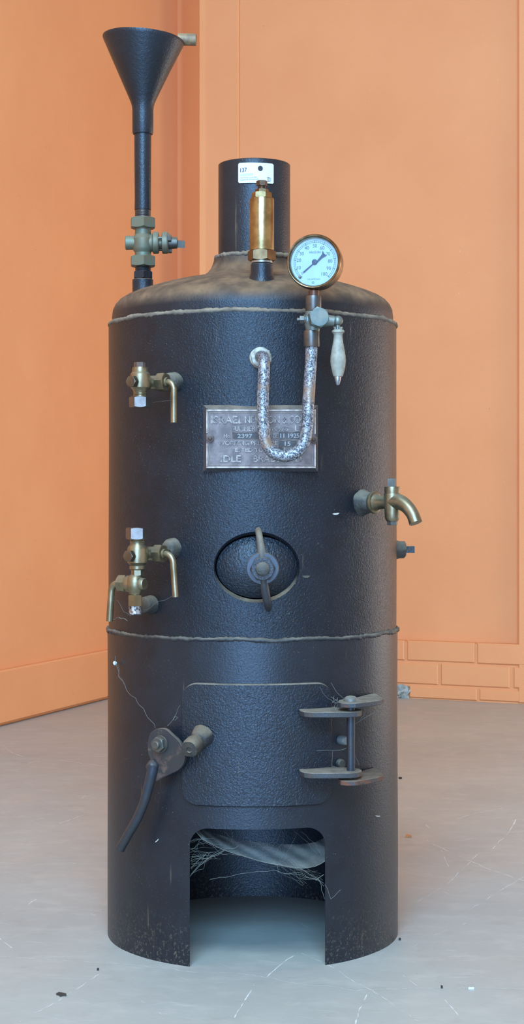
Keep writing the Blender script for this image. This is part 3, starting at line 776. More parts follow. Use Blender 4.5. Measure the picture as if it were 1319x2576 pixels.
mb = MB(); mb.lathe([(3 * sc_, zc(969)), (5 * sc_, zc(966)), (9.5 * sc_, zc(948)), (9 * sc_, zc(946))], Matrix.Translation((hx - 1 * sc_, Yc, 0)), 24); mb.build('ferrule_tip', M['chrome'], HD)
mb = MB(); mx_ = W(784, HY, Yc).x
mb.lathe([(19.5 * sc_, zc(873)), (20.5 * sc_, zc(871)), (20.2 * sc_, zc(836)), (19 * sc_, zc(832)), (15 * sc_, zc(831))], Matrix.Translation((mx_, Yc, 0)), 40); mb.build('pipe_socket', M['copper'], B)
path = [(784, 860, Yc), (783, 900, Yc), (779.5, 960, Yc), (775.5, 1030, Yc - .002), (772.5, 1080, Yc - .003), (764, 1116, Yc - .003), (744, 1139, Yc - .003), (716, 1147, Yc - .003), (688, 1138, Yc - .003),
        (670, 1114, Yc - .003), (663.5, 1078, Yc - .003), (661.5, 1020, Yc), (663.5, 960, Yc), (665, 922, Yc + .001), (664, 905, Yc + .006), (661, 898, Yc + .018), (657, 897, Yc + .035), (655.5, 899, Yc + .056)]
mb = MB(); mb.tube([W(*q) for q in path], 15.2 * sc_, 28, 8, lump=.05, lf=110); mb.build('syphon_pipe', M['galv'], B, angle=60, label='flaking galvanised pipe bent in a U')
q = cyl_pt(656, 901, RU); mb = MB(); fo = frame(q, Vector((q.x, q.y, 0)), UP)
mb.hexn(fo, .002, .011, 27.5 * S(-.2), rot=R(10)); mb.lathe([(29 * S(-.2), -.003), (27 * S(-.2), .003)], fo, 32, lump=.001)
mb.build('pipe_nut', metal('pale_pipe_nut', (176, 172, 160), (120, 108, 92), .5, metallic=.3, dust=.8, dustc=(172, 158, 134), dlo=0, dhi=.8, vscale=110), B, angle=25)

# ---------------- maker's plate
YP = -.205
def pp(px, py, Y=YP): return W(px, py, Y)
pf = frame(W(656, 1104, YP), (0, -1, 0), (1, 0, 0)); sp = S(YP)
def pr(x0, y0, x1, y1, Y=YP):     # photo rectangle -> plate coordinates
    a = pf.inverted() @ W(x0, y0, YP); b = pf.inverted() @ W(x1, y1, YP); return a.x, b.x, b.y, a.y
x0, x1, y0, y1 = pr(511, 1018, 801, 1186)
mb = MB(); mb.prism([(x0, y0), (x1, y0), (x1, y1), (x0, y1)], pf, -.030, -.003, .0055)
BK = mb.build('plate_backing', metal('backing_pad', (44, 46, 52), (52, 52, 54), .5, hammer=.5, hscale=260, dust=.95, dustc=(136, 120, 102), dlo=.3, dhi=.8, rust=.2), B)
x0, x1, y0, y1 = pr(519, 1030, 795, 1178)
mb = MB(); mb.prism([(x0, y0), (x1, y0), (x1, y1), (x0, y1)], pf, -.005, 0, .0006)
NP = mb.build('name_plate', M['plate'], B, label='worn metal plate with raised lettering')
mb = MB()
def bar(px0, py0, px1, py1, z=.0014, zb=-.0005):
    a, b, c_, d = pr(px0, py0, px1, py1); mb.prism([(a, c_), (b, c_), (b, d), (a, d)], pf, zb, z, .0003)
bar(519, 1030, 795, 1034.5); bar(519, 1173.5, 795, 1178); bar(519, 1034.5, 523, 1090); bar(519, 1115, 523, 1173.5); bar(791, 1034.5, 795, 1092); bar(791, 1118, 795, 1173.5)
bar(526, 1037.5, 788, 1039, .0008); bar(526, 1169.5, 788, 1171, .0008); bar(526, 1038, 527.5, 1088, .0008); bar(526, 1120, 527.5, 1170, .0008); bar(786.5, 1038, 788, 1092, .0008); bar(786.5, 1120, 788, 1170, .0008)
mb.build('plate_rim', M['plate_rim'], NP)
FIELDS = [(586, 1089, 668, 1104), (703, 1088, 757, 1104), (703, 1109, 746, 1123.5), (690, 1127, 712, 1136)]
mb = MB()
for (a0, b0, a1, b1) in FIELDS:
    a, b, c_, d = pr(a0, b0, a1, b1); mb.prism([(a, c_), (b, c_), (b, d), (a, d)], pf, 0, .0002)
mb.build('stamped_fields', M['fields'], NP)
mb = MB()
for (a0, b0, a1, b1) in FIELDS:
    bar(a0 - 1.2, b0 - 1.2, a1 + 1.2, b0, .0008); bar(a0 - 1.2, b1, a1 + 1.2, b1 + 1.2, .0008); bar(a0 - 1.2, b0, a0, b1, .0008); bar(a1, b0, a1 + 1.2, b1, .0008)
def ptext(t, x0_, y0_, x1_, y1_, ext=.0012, bold=0):
    a, b, c_, d = pr(x0_, y0_, x1_, y1_); v, f = text_geo(t, a, b, c_, d, ext); mb.add(v, f, pf)
    if bold:
        for dx, dy in ((bold, 0), (-bold, 0), (0, bold), (0, -bold)):
            mb.add([q + Vector((dx * sp, dy * sp, -.00006)) for q in v], f, pf)
ptext('ISRAEL', 532, 1047, 612, 1065, bold=.9); ptext('NEWTON', 617, 1047, 704, 1065, bold=.9); ptext('& SONS', 711, 1046, 783, 1065, bold=.9)
ptext('SUMMERLEY', 584, 1073, 668, 1084, bold=.5); ptext('WORKS', 676, 1073, 725, 1084, bold=.5); ptext('LTD', 743, 1070, 781, 1084.5, bold=.6)
ptext('No.', 564, 1092, 581, 1102, bold=.4); ptext('DATE', 668, 1091, 699, 1102, bold=.4)
ptext('WORKING PRESSURE', 550, 1109.5, 699, 1120, bold=.4)
ptext('TESTED TO', 582, 1127, 663, 1137, bold=.4); ptext('LBS', 716, 1126, 742, 1137, bold=.3)
ptext('IDLE', 556, 1146, 606, 1162, bold=.7); ptext('BRADFORD', 638, 1146, 759, 1162, bold=.7)
mb.build('raised_lettering', M['letters'], NP, recalc=False)
for (t_, a_, b_, c_, d_) in (('2397', 598, 1091.5, 635, 1101.5), ('11 1925', 706, 1090.5, 753, 1101.5), ('15', 717, 1111, 731, 1121.5)):
    mb = MB(); ptext(t_, a_, b_, c_, d_, .0004, .3); mb.build('stamped_number', M['stamp'], NP, recalc=False)
for (px, py) in ((529, 1103), (789.5, 1106)):
    mb = MB(); mb.hexn(frame(W(px, py, YP), (0, -1, .0), (1, 0, 0)), -.001, .005, 10.5 * sp, rot=.5); mb.sphere(W(px, py, YP - .004), (6 * sp, .0025, 6 * sp), 16)
    mb.build('plate_bolt', M['rivet'], NP, angle=30)

# ---------------- hand hole cover, bridge and nut
mb = MB(); N = 72; vs = []; fs = []
for (s_, z) in ((1, .1850), (1, .1885), (.985, .1895)):
    for kk in range(N): t = 2 * PI * kk / N; vs.append((.0520 * s_ * math.cos(t), .0396 * s_ * math.sin(t), z - (.0520 * s_ * math.cos(t)) ** 2 / (2 * .2) * .8))
vs.append((0, 0, .191))
fs = [[i * N + kk, i * N + (kk + 1) % N, (i + 1) * N + (kk + 1) % N, (i + 1) * N + kk] for i in range(2) for kk in range(N)]
fs += [[2 * N + kk, 2 * N + (kk + 1) % N, 3 * N] for kk in range(N)]; fs.append(list(range(N))[::-1])
mb.add(vs, fs, hm @ Matrix.Translation((.0008, -.0002, 0))); mb.build('handhole_cover', metal('cover_paint', (27, 31, 38), (23, 26, 31), .36, tint=(.84, .93, 1.03, 1), hammer=.8, hscale=370), B, angle=60, label='oval inspection cover set in the shell')
YB = -.232; sb = S(YB)
mb = MB()
mb.tube([W(650, 1336, -.199), W(651, 1340, -.214), W(653, 1352, -.224), W(657, 1385, -.229), W(660, 1420, -.229)], [10.5 * sb, 11 * sb, 11 * sb, 13.5 * sb, 18 * sb], 20, 6, flat=.8, lump=.06)
mb.tube([W(662, 1440, -.229), W(665, 1472, -.229), W(671, 1505, -.222), W(674, 1522, -.211), W(675, 1530, -.198)], [18 * sb, 14 * sb, 13 * sb, 12 * sb, 10 * sb], 20, 6, flat=.8, lump=.06)
BR = mb.build('bridge_clamp', metal('bridge_iron', (46, 48, 54), (56, 54, 54), .5, hammer=.3, dust=1.0, dustc=(150, 136, 114), dlo=-.05, dhi=.5), B, angle=60)
fo = frame(W(661, 1430, YB), (0.0, -1, 0), (1, 0, 0))
mb = MB(); mb.lathe([(38 * sb, -.003), (41 * sb, -.002), (41.5 * sb, 0), (41.5 * sb, .0015), (39 * sb, .0032), (20 * sb, .0034)], fo, 56); mb.build('washer', metal('washer_iron', (62, 70, 82), (56, 60, 68), .45, metallic=.2, fine=.3, dust=.6), BR)
mb = MB(); mb.hexn(fo, .003, .014, 32.5 * sb, rot=R(3)); mb.build('clamp_nut', M['black'], BR, angle=25)
mb = MB(); mb.lathe([(17.5 * sb, .012), (17.5 * sb, .0205), (16 * sb, .0225), (9 * sb, .0240)], fo, 32, lump=.0008, lf=200); mb.build('stud', M['boss'], BR)

# ---------------- lumpy weld bosses on the shell
def boss(px, py, prof, mat=None, r=RU, name='weld_boss', dirv=None, lump=.0022, lf=110):
    q = cyl_pt(px, py, r); e = Vector((q.x, q.y, 0)).normalized() if dirv is None else Vector(dirv)
    mb = MB(); mb.lathe(prof, frame(q, e, UP), 40, lump=lump, lf=lf); return mb.build(name, mat or M['boss'], B, angle=60)

def rod_path(o, t, L0_, bend, drop, sgn=1, lean=0.0):
    """L shaped lever: from o along t, bending down"""
    t = Vector(t).normalized(); p = [o, o + t * (L0_ * .5), o + t * L0_]
    c = o + t * L0_; n_ = 6
    for i in range(1, n_ + 1):
        a = i / n_ * PI / 2; p.append(c + t * (bend * math.sin(a)) - UP * (bend * (1 - math.cos(a))))
    e = p[-1]; p.append(e - UP * (drop * .5) + t * lean * .5); p.append(e - UP * drop + t * lean)
    return p

def gauge_cock(px, py, Yb, lower=False):
    o = W(px, py, Yb); s_ = S(Yb); eo = Vector((o.x, o.y, 0)).normalized(); et = Vector((-eo.y, eo.x, 0))
    dist = math.hypot(o.x, o.y) - RU
    m = Matrix.Translation((o.x, o.y, 0)); zz = lambda y: CAM.z - (y - HY) * s_
    mb = MB()
    if not lower:
        mb.lathe([(w * s_, zz(y)) for w, y in [(17, 986), (19, 981), (24.5, 975), (25.5, 965), (25.5, 950), (24.5, 941), (20.5, 936), (20.5, 927), (19, 924)][::1]], m, 48)
    else:
        mb.lathe([(w * s_, zz(y)) for w, y in [(17, 1434), (20, 1431), (20, 1424), (17, 1422), (21, 1419), (25.5, 1415), (25.8, 1382), (24, 1376), (19.5, 1371), (18, 1366)]], m, 48)
    # shank to the boiler
    fs_ = frame(o, -eo, UP)
    mb.lathe([(15 * s_, .006), (15.5 * s_, .018), (17.5 * s_, .022), (17.5 * s_, .034), (14 * s_, .038), (14 * s_, dist + .001)], fs_, 36)
    # plug barrel across the shank
    pc = o - eo * .024; ft = frame(pc, et, UP)
    mb.lathe([(16 * s_, -.010), (18 * s_, -.008), (18 * s_, .010), (17 * s_, .012)], ft, 36)
    V = mb.build('gauge_cock', M['bronze'], B)
    mb = MB(); mb.hexn(ft, .011, .023, 24.5 * s_, rot=R(20)); mb.lathe([(13 * s_, .022), (11.5 * s_, .0255)], ft, 28); mb.build('gland_nut', M['bronze'], V, angle=25)
    st = pc + et * .022
    mb = MB(); mb.tube(rod_path(st, et + UP * -.04, .003 if not lower else .004, .0092 if not lower else .0115, .041 if not lower else .041, lean=(.0 if not lower else .0035)), 8.3 * s_, 22, 3); mb.build('lever_rod', M['bronze'], V, angle=50)
    ff = frame(o + UP * (-.001 if not lower else -.002), eo - et * .02, UP); mb = MB()
    mb.lathe([(9 * s_, .008), (9 * s_, .0155)], ff, 24); mb.hexn(ff, .0135, .0205, 15.5 * s_, rot=R(30)); mb.build('cleaning_plug', metal('plug_bronze', (120, 108, 92), (96, 86, 74), .36, metallic=.9), V, angle=25)
    if not lower:
        mb = MB(); mb.lathe([(15.8 * s_, zz(928)), (15.8 * s_, zz(912.5)), (15 * s_, zz(911.5)), (8 * s_, zz(911.5))], m, 12); mb.build('top_plug', M['bronze_side'], V, angle=20)
        mb = MB(); threads(mb, m, 17.8 * s_, zz(999), zz(983), .0018); mb.build('thread', M['bronze'], V, angle=20)
        mb = MB(); mb.hexn(m, zz(1025.5), zz(998), 28.2 * s_, rot=R(4)); mb.build('glass_nut', M['bronze_side'], V, angle=25)
    else:
        mb = MB(); threads(mb, m, 19 * s_, zz(1371), zz(1355), .0018); mb.build('thread', M['bronze'], V, angle=20)
        mb = MB(); mb.hexn(m, zz(1357), zz(1327), 29.5 * s_, rot=R(1)); mb.build('glass_nut', M['bronze_side'], V, angle=25)
        mb = MB(); mb.hexn(m, zz(1448), zz(1432), 16 * s_, rot=R(5)); mb.build('neck_nut', M['bronze'], V, angle=25)
        # drain cock below
        m3 = Matrix.Translation((W(340.5, HY, Yb).x, Yb, 0)); mb = MB()
        mb.lathe([(w * s_, zz(y)) for w, y in [(13, 1502), (13.5, 1497), (17, 1490), (22, 1480), (23.5, 1470), (22, 1459), (17, 1450), (12, 1445)]], m3, 44)
        dc = W(340.5, 1469, Yb); fd = frame(dc, et, UP)
        mb.lathe([(19.5 * s_, -.0125), (21 * s_, -.011), (20 * s_, .000), (16 * s_, .008), (15 * s_, .0135), (13.5 * s_, .0145)], fd, 40)
        D = mb.build('drain_cock', M['bronze'], B)
        mb = MB(); mb.hexn(fd, -.024, -.0115, 23 * s_, rot=R(20)); mb.build('gland_nut', M['bronze'], D, angle=25)
        mb = MB(); mb.tube(rod_path(dc - et * .022, -et, .004, .0105, .037, lean=.003), 8.6 * s_, 22, 3); mb.build('lever_rod', M['bronze'], D, angle=50)
        mb = MB(); mb.hexn(m3, zz(1525), zz(1496), 18.8 * s_, rot=R(30)); mb.build('outlet_nut', metal('yellow_bronze_nut', (142, 124, 88), (120, 104, 78), .4, metallic=.85), D, angle=25)
        mb = MB(); mb.lathe([(10 * s_, zz(1547)), (15 * s_, zz(1544)), (16.5 * s_, zz(1524))], m3, 36, lump=.0012, lf=240); mb.build('outlet_end', M['outlet'], D, angle=15, label='glinting pale outlet end')
gauge_cock(353, 960, -.235)
boss(439, 962, [(.0135, -.004), (.0125, .003), (.0112, .010), (.0088, .0125), (.002, .013)], name='cock_boss')
gauge_cock(346, 1394, -.237, lower=True)
boss(434, 1380, [(.0145, -.004), (.0130, .003), (.0108, .010), (.0085, .0130), (.002, .0135)], name='cock_boss')
boss(382, 1521, [(.0130, -.004), (.0118, .004), (.0105, .012), (.0098, .0150), (.0090, .0156)], name='blank_boss', lump=.0014)

# ---------------- draw-off tap on the right
q = cyl_pt(912, 1264, RU); eo = Vector((q.x, q.y, 0)).normalized(); et = Vector((-eo.y, eo.x, 0))
boss(912, 1264, [(.0185, -.004), (.0160, .003), (.0135, .010), (.0120, .0165), (.0110, .018)], name='tap_boss', lump=.003, lf=90)
fr_ = frame(q, eo, UP); O = q + eo * .050
sT = S(O.y)
mb = MB()
mb.lathe([(.0110, .017), (.0138, .018), (.0146, .020), (.0138, .0225), (.0120, .0235)], fr_, 44)
mb.lathe([(.0118, .022), (.0100, .026), (.0085, .032), (.0080, .040), (.0085, .046)], fr_, 36)
m = Matrix.Translation((O.x, O.y, 0)); zt = lambda y: CAM.z - (y - HY) * sT
mb.lathe([(w * sT, zt(y)) for w, y in [(13, 1312), (16, 1309), (18.5, 1302), (19.5, 1290), (20.5, 1262), (21.5, 1243), (21, 1241.5), (16, 1241)]], m, 44)
sp_ = [O + UP * (zt(1262) - O.z) - eo * .0, O + eo * .012 + UP * (zt(1263) - O.z), O + eo * .0235 + UP * (zt(1274) - O.z), O + eo * .0330 + UP * (zt(1293) - O.z), O + eo * .0385 + UP * (zt(1315) - O.z)]
mb.tube(sp_, [.0105, .0100, .0088, .0082, .0085], 28, 7)
TP = mb.build('draw_off_tap', M['bronze'], B, angle=40)
mb = MB(); mb.lathe([(19 * sT, zt(1242)), (19.8 * sT, zt(1241)), (19.8 * sT, zt(1226)), (19 * sT, zt(1224.5)), (9 * sT, zt(1224))], m, 40); mb.build('bonnet', M['bronze'], TP)
mb = MB(); mb.hexn(m, zt(1225), zt(1204), 13.2 * sT, sides=4, rot=R(28), ch=(0, 0)); mb.build('spindle_square', M['bolt'], TP, angle=20)
mb = MB(); mb.hexn(m, zt(1321), zt(1309), 13.5 * sT, rot=R(10)); mb.build('bottom_nut', M['bolt'], TP, angle=25)
# plugged boss round the side
zb_ = W(1000, 1383, 0).z; eb = Vector((math.cos(R(3)), math.sin(R(3)), 0)); mb = MB()
qb = Vector((eb.x * RU, eb.y * RU, zb_)); fb = frame(qb, eb, UP)
mb.lathe([(.0190, -.005), (.0140, .001), (.0122, .006), (.0118, .0125), (.0098, .0145)], fb, 40, lump=.0016, lf=120)
SB = mb.build('plugged_boss', M['boss'], B, angle=60)
mb = MB(); mb.hexn(fb, .014, .0265, .0066, sides=4, rot=R(45), ch=(0, 0)); mb.build('square_plug', M['black'], SB, angle=20)

# ---------------- fire door
def wrap_plate(name, x0p, x1p, ytp, ybp, ri, ro, rc, mat, sag=0.0, nx=46, ny=30, parent=B):
    """rounded rectangular plate bent to the shell"""
    pL = cyl_pt(x0p, (ytp + ybp) / 2, ro); pR = cyl_pt(x1p, (ytp + ybp) / 2, ro)
    a0 = math.atan2(pL.x, -pL.y); a1 = math.atan2(pR.x, -pR.y)
    zt_ = cyl_pt((x0p + x1p) / 2, ytp, ro).z; zb2 = cyl_pt((x0p + x1p) / 2, ybp, ro).z
    w = (a1 - a0) * ro; h = zt_ - zb2
    def pt(u, v, r):           # u along the arc 0..w, v 0..h
        a = a0 + u / ro; return Vector((r * math.sin(a), -r * math.cos(a), zb2 + v))
    mb = MB(); cols = [i / nx for i in range(nx + 1)]
    vs = []; fs = []
    # columns with corner rounding, non uniform near the corners
    us = []
    for i in range(9): us.append(rc * (1 - math.cos(i / 8 * PI / 2)))
    n = 26; us += [rc + (w - 2 * rc) * i / n for i in range(1, n)]; us += [w - u for u in us[:9][::-1]]
    def ends(u):
        d = rc - u if u < rc else (u - (w - rc) if u > w - rc else 0)
        e = rc - math.sqrt(max(rc * rc - d * d, 0)); return e, h - e
    NV = 8
    for (r, ins) in ((ri, 0), (ro - .0022, 0), (ro, .0016)):
        for u in us:
            uu = min(max(u, ins), w - ins); lo, hi = ends(u); lo += ins; hi -= ins
            if hi < lo: hi = lo = (hi + lo) / 2
            for j in range(NV + 1): vs.append(pt(uu, lo + (hi - lo) * j / NV, r))
    C_ = len(us); st = C_ * (NV + 1)
    for i in range(C_ - 1):
        for j in range(NV):
            a = i * (NV + 1) + j; fs.append([a, a + NV + 1, a + NV + 2, a + 1]); fs.append([2 * st + a, 2 * st + a + 1, 2 * st + a + NV + 2, 2 * st + a + NV + 1])
    for L_ in range(2):
        for i in range(C_ - 1):
            for j in (0, NV):
                a = L_ * st + i * (NV + 1) + j; fs.append([a, a + NV + 1, a + NV + 1 + st, a + st])
        for i in (0, C_ - 1):
            for j in range(NV):
                a = L_ * st + i * (NV + 1) + j; fs.append([a, a + 1, a + 1 + st, a + st])
    mb.add(vs, fs); return mb.build(name, mat, parent, angle=30)
RD = .2058
FD = wrap_plate('fire_door', 455, 838, 1721, 2032, RL - .002, RD, .022, metal('door_paint', (27, 31, 38), (23, 26, 31), .36, tint=(.84, .93, 1.03, 1), hammer=.75, hscale=370, dust=.9, dustc=(140, 128, 110), dlo=.4, dhi=.8, speck=.8))
# catch stud on the door
q = cyl_pt(509, 1853, RD); e = Vector((q.x, q.y, 0)).normalized(); fo = frame(q, e + Vector((-.16, 0, -.36)), UP)
mb = MB(); mb.lathe([(.0155, -.002), (.0138, .003), (.0118, .009), (.0102, .0120), (.0085, .0130), (.0080, .0170), (.0110, .0180), (.0122, .0215), (.0120, .0330), (.0108, .0365), (.0040, .0375), (.0030, .0360)], fo, 40, lump=.0011, lf=130)
mb.build('catch_stud', metal('dusty_stud', (46, 49, 54), (72, 66, 56), .55, hammer=.6, dust=.95, dustc=(130, 114, 92), dlo=.0, dhi=.6, metallic=.3), FD, angle=50)
# latch plate
q = cyl_pt(405, 1900, .222); e = Vector((q.x, q.y, 0)).normalized(); er = Vector((-e.y, e.x, 0)); 
fl = frame(q, e, er)
outl = [(372, 1868), (377, 1848), (389, 1836), (404, 1832), (418, 1835), (434, 1849), (450, 1864), (460, 1881), (465, 1900), (461, 1922), (449, 1937), (432, 1946), (408, 1957), (392, 1966), (381, 1960), (376, 1935), (378, 1912), (372, 1893)]
P2 = []
for (x, y) in outl:
    p_ = fl.inverted() @ ray_plane(x, y, q, e); P2.append((p_.x, p_.y))
# refine the outline smoothly
P3 = []
for i in range(len(P2)):
    p0, p1, p2, p3 = [Vector(P2[(i + j) % len(P2)]) for j in (-1, 0, 1, 2)]
    for t in (0, .25, .5, .75): P3.append(.5 * ((2 * p1) + (p2 - p0) * t + (2 * p0 - 5 * p1 + 4 * p2 - p3) * t * t + (3 * p1 - p0 - 3 * p2 + p3) * t ** 3))
mb = MB(); mb.prism(P3, fl, -.0055, 0, .0006)
LT = mb.build('latch_plate', M['latch'], B, angle=30)
bq = ray_plane(405, 1872, q, e); fbq = frame(bq, e, UP); mb = MB()
mb.lathe([(.0105, -.0300), (.0105, -.0055)], fbq, 28); mb.lathe([(.0105, -.001), (.0112, .001), (.0108, .0028)], fbq, 32)
mb.hexn(fbq, .0025, .0090, .0100, rot=.2); mb.lathe([(.0050, .008), (.0050, .0125), (.0042, .0132)], fbq, 20)
mb.build('pivot_bolt', metal('latch_bolt', (78, 84, 84), (96, 92, 82), .4, metallic=.6, dust=.7, dlo=.2), LT, angle=25)
q2 = q + e * .004
pth = [(386, 1924), (382, 1945), (372, 1985), (362, 2020), (345, 2060), (322, 2100), (302, 2136)]
mb = MB(); mb.tube([ray_plane(x, y, q2, e) for x, y in pth], [.0065, .0068, .0064, .0062, .0060, .0060, .0060], 24, 6, lump=.05)
mb.sphere(ray_plane(384, 1930, q + e * .002, e), (.0085, .0075, .009), 20, lump=.2, lf=4)
mb.build('latch_handle', M['rod_blue'], LT, angle=50)

# hinges: horizontal lugs
def lug(name, pts, z, th, mat):
    mb = MB(); P = [Vector(p) for p in pts]
    mb.prism([(p.x, p.y) for p in P], Matrix.Translation((0, 0, z)), 0, th, .0007); return mb.build(name, mat, B, angle=35)
def hp(px, Y): return (CAM.x + (px - HX) * (Y - CAM.y) / F, Y)
zA = .3225; zB2 = .3345; zC = .2465; zD = .2375; th = .0068
def shY(px, r=RL): return cyl_pt(px, 1800, r).y
door_lug = [hp(752, shY(752, RD) + .003), hp(756, -.212), hp(766, -.2235), hp(785, -.2290), hp(830, -.2290), hp(880, -.2275), hp(898, -.224), hp(909, -.214), hp(911, -.203), hp(904, -.192), hp(885, -.186), hp(850, -.181), hp(838, -.168), hp(800, -.180)]
shell_lug = [hp(850, -.214), hp(858, -.2245), hp(874, -.2290), hp(895, -.2285), hp(920, -.2180), hp(945, -.2040), hp(962, -.1900), hp(966, -.180), hp(956, -.150), hp(944, -.121), hp(920, -.140), hp(893, -.172), hp(868, -.182), hp(853, -.196)]
lug('door_lug', door_lug, zA, th, M['lug']); lug('shell_lug', shell_lug, zB2, th * .9, M['lug'])
lug('door_lug', [(x, y + .001) for x, y in door_lug], zC, th, M['lug']); lug('shell_lug', shell_lug, zD, th * .9, M['lug_rust'])
pxx, pyy = hp(883, -.207); mb = MB(); m = Matrix.Translation((pxx, pyy, 0))
mb.lathe([(.0052, zD + .001), (.0052, zB2 + th)], m, 24, lump=.0008, lf=180); 
HPN = mb.build('hinge_pin', M['rod_blue'], B, angle=60)
mb = MB(); z0 = zB2 + th * .9; mb.lathe([(.0094, z0 - .0005), (.0092, z0 + .0018), (.0080, z0 + .0042), (.0055, z0 + .0060), (.0020, z0 + .0068)], m, 32); mb.build('pin_head', metal('pale_pin_head', (120, 118, 110), (96, 94, 88), .45, metallic=.3, dust=.8, dustc=(150, 142, 124), dlo=.2, dhi=1), HPN)
q = cyl_pt(858, 1861, RL); mb = MB(); fo = frame(q, Vector((q.x, q.y, 0)), UP); mb.lathe([(.0062, -.002), (.0062, .010), (.0050, .012)], fo, 24); mb.build('shell_bolt', metal('grey_bolt', (120, 126, 126), None, .45, metallic=.4), B)
q = cyl_pt(855, 1921, RL); mb = MB(); fo = frame(q, Vector((q.x, q.y, 0)), UP); mb.lathe([(.0062, -.002), (.0062, .004), (.0050, .006)], fo, 24, lump=.001); mb.build('shell_bolt', M['boss'], B)

# grate plate above the ash hole
mb = MB(); mb.lathe([(.1, .206), (.1925, .206), (.1925, .212), (.1, .212)], Z, 96); mb.build('grate_plate', M['interior'], B)

# ------------------------------------------------------------------ sale tag
mb = MB(); rT = .0497; tcx = cx; 
def tagpt(u, v, z=0): # u px, v px within photo of chimney front
    q = cyl_pt(0, 0, 1)
    return u, v
tx0, ty0, tx1, ty1 = 596.5, 408.5, 694, 460.5
YTg = -.0515; stg = S(YTg); Rb = .0515
def bend(x, y, z):     # x,y metres from tag centre; wrapped on the chimney
    a = x / (Rb + .004) + TA
    r = Rb + z; return Vector((cx + r * math.sin(a), -r * math.cos(a), TZ + y))
TA = ((645.2 - 640) * stg) / Rb; TZ = W(645, 434.5, YTg).z
tw = .0532; th_ = .0272; rcx = .0016
out = []
for (sx, sy, a0) in ((1, -1, -90), (1, 1, 0), (-1, 1, 90), (-1, -1, 180)):
    for i in range(5):
        a = R(a0 + i * 22.5); out.append((sx * (tw / 2 - rcx) + rcx * math.cos(a), sy * (th_ / 2 - rcx) + rcx * math.sin(a)))
mb = MB(); nx = 30; vs = []; fs = []
for lay, z in ((0, 0.0), (1, .0006)):
    for i in range(nx + 1):
        x = -tw / 2 + tw * i / nx; d = max(0, abs(x) - (tw / 2 - rcx)); e_ = rcx - math.sqrt(max(rcx * rcx - d * d, 0))
        for sy in (-1, 1): vs.append(bend(x, sy * (th_ / 2 - e_) + x * -.012, z))
n2 = 2 * (nx + 1)
for i in range(nx):
    a = 2 * i; fs.append([a, a + 1, a + 3, a + 2]); fs.append([n2 + a, n2 + a + 2, n2 + a + 3, n2 + a + 1])
    fs.append([a, a + 2, n2 + a + 2, n2 + a]); fs.append([a + 1, n2 + a + 1, n2 + a + 3, a + 3])
fs.append([0, n2, n2 + 1, 1]); fs.append([2 * nx, 2 * nx + 1, n2 + 2 * nx + 1, n2 + 2 * nx]); mb.add(vs, fs)
TG = mb.build('lot_tag', M['white'], None, base=True)
tag(TG, 'small white printed card numbered 137 stuck on the front of the black chimney', 'tag')
def zt2(x, y): return ((x / 1319 * 110 + 590 - 645.2) * stg * 1.0, -((y / 815 * 68 + 400) - 434.5) * stg)
def ttext(mb, t, x0_, y0_, x1_, y1_, b=0, rise=0):
    a, d = zt2(x0_, y0_); b_, c_ = zt2(x1_, y1_)
    v, f = text_geo(t, a, b_, c_, d, .00015)
    for (dx, dy) in [(0, 0)] + ([(b, 0), (-b, 0), (0, b)] if b else []):
        mb.add([bend(q_.x + dx, q_.y + dy + rise * (q_.x - a), .0006 + q_.z) for q_ in v], f)
mb = MB(); ttext(mb, '137', 145, 268, 358, 392, .0002, .05); ttext(mb, 'The White House Rally', 140, 545, 690, 590, 0, .03); ttext(mb, 'Contents & Decommission', 140, 598, 742, 645, 0, .03)
v0 = len(mb.v)
# the monogram: two outlined D shapes
def dshape(mb, cxp, cyp, w, h, t):
    n_ = 14; o1 = []; o2 = []
    for (ww, hh, L_) in ((w, h, o1), (w - t, h - 2 * t, o2)):
        off = 0 if L_ is o1 else t
        L_.append((cxp + off, cyp - hh / 2)); 
        for i in range(n_ + 1):
            a = -PI / 2 + PI * i / n_; L_.append((cxp + w * .35 + (ww - w * .35) * math.cos(a), cyp + hh / 2 * math.sin(a)))
        L_.append((cxp + off, cyp + hh / 2))
    vs = []
    for x, y in o1 + o2: X, Y_ = zt2(x, y); vs.append(bend(X, Y_, .00075))
    n3 = len(o1); mb.add(vs, [[i, (i + 1) % n3, n3 + (i + 1) % n3, n3 + i] for i in range(n3)])
dshape(mb, 1018, 602, 95, 128, 13); dshape(mb, 1062, 602, 98, 128, 13)
mb.build('printed_text', M['ink'], TG, recalc=False)
mb = MB(); ttext(mb, '11/03/2025', 138, 440, 550, 512, 0, .03); mb.build('printed_date', metal('grey_ink', (120, 145, 165), None, .6), TG, recalc=False)
mb = MB(); vs = []
for i in range(40): a = 2 * PI * i / 40; X, Y_ = zt2(798 + 80 * math.cos(a), 283 + 82 * math.sin(a)); vs.append(bend(X, Y_, .0008))
mb.add(vs, [list(range(40))]); mb.build('punched_hole', M['ink_black'], TG, recalc=False, label='round black hole of the tag')

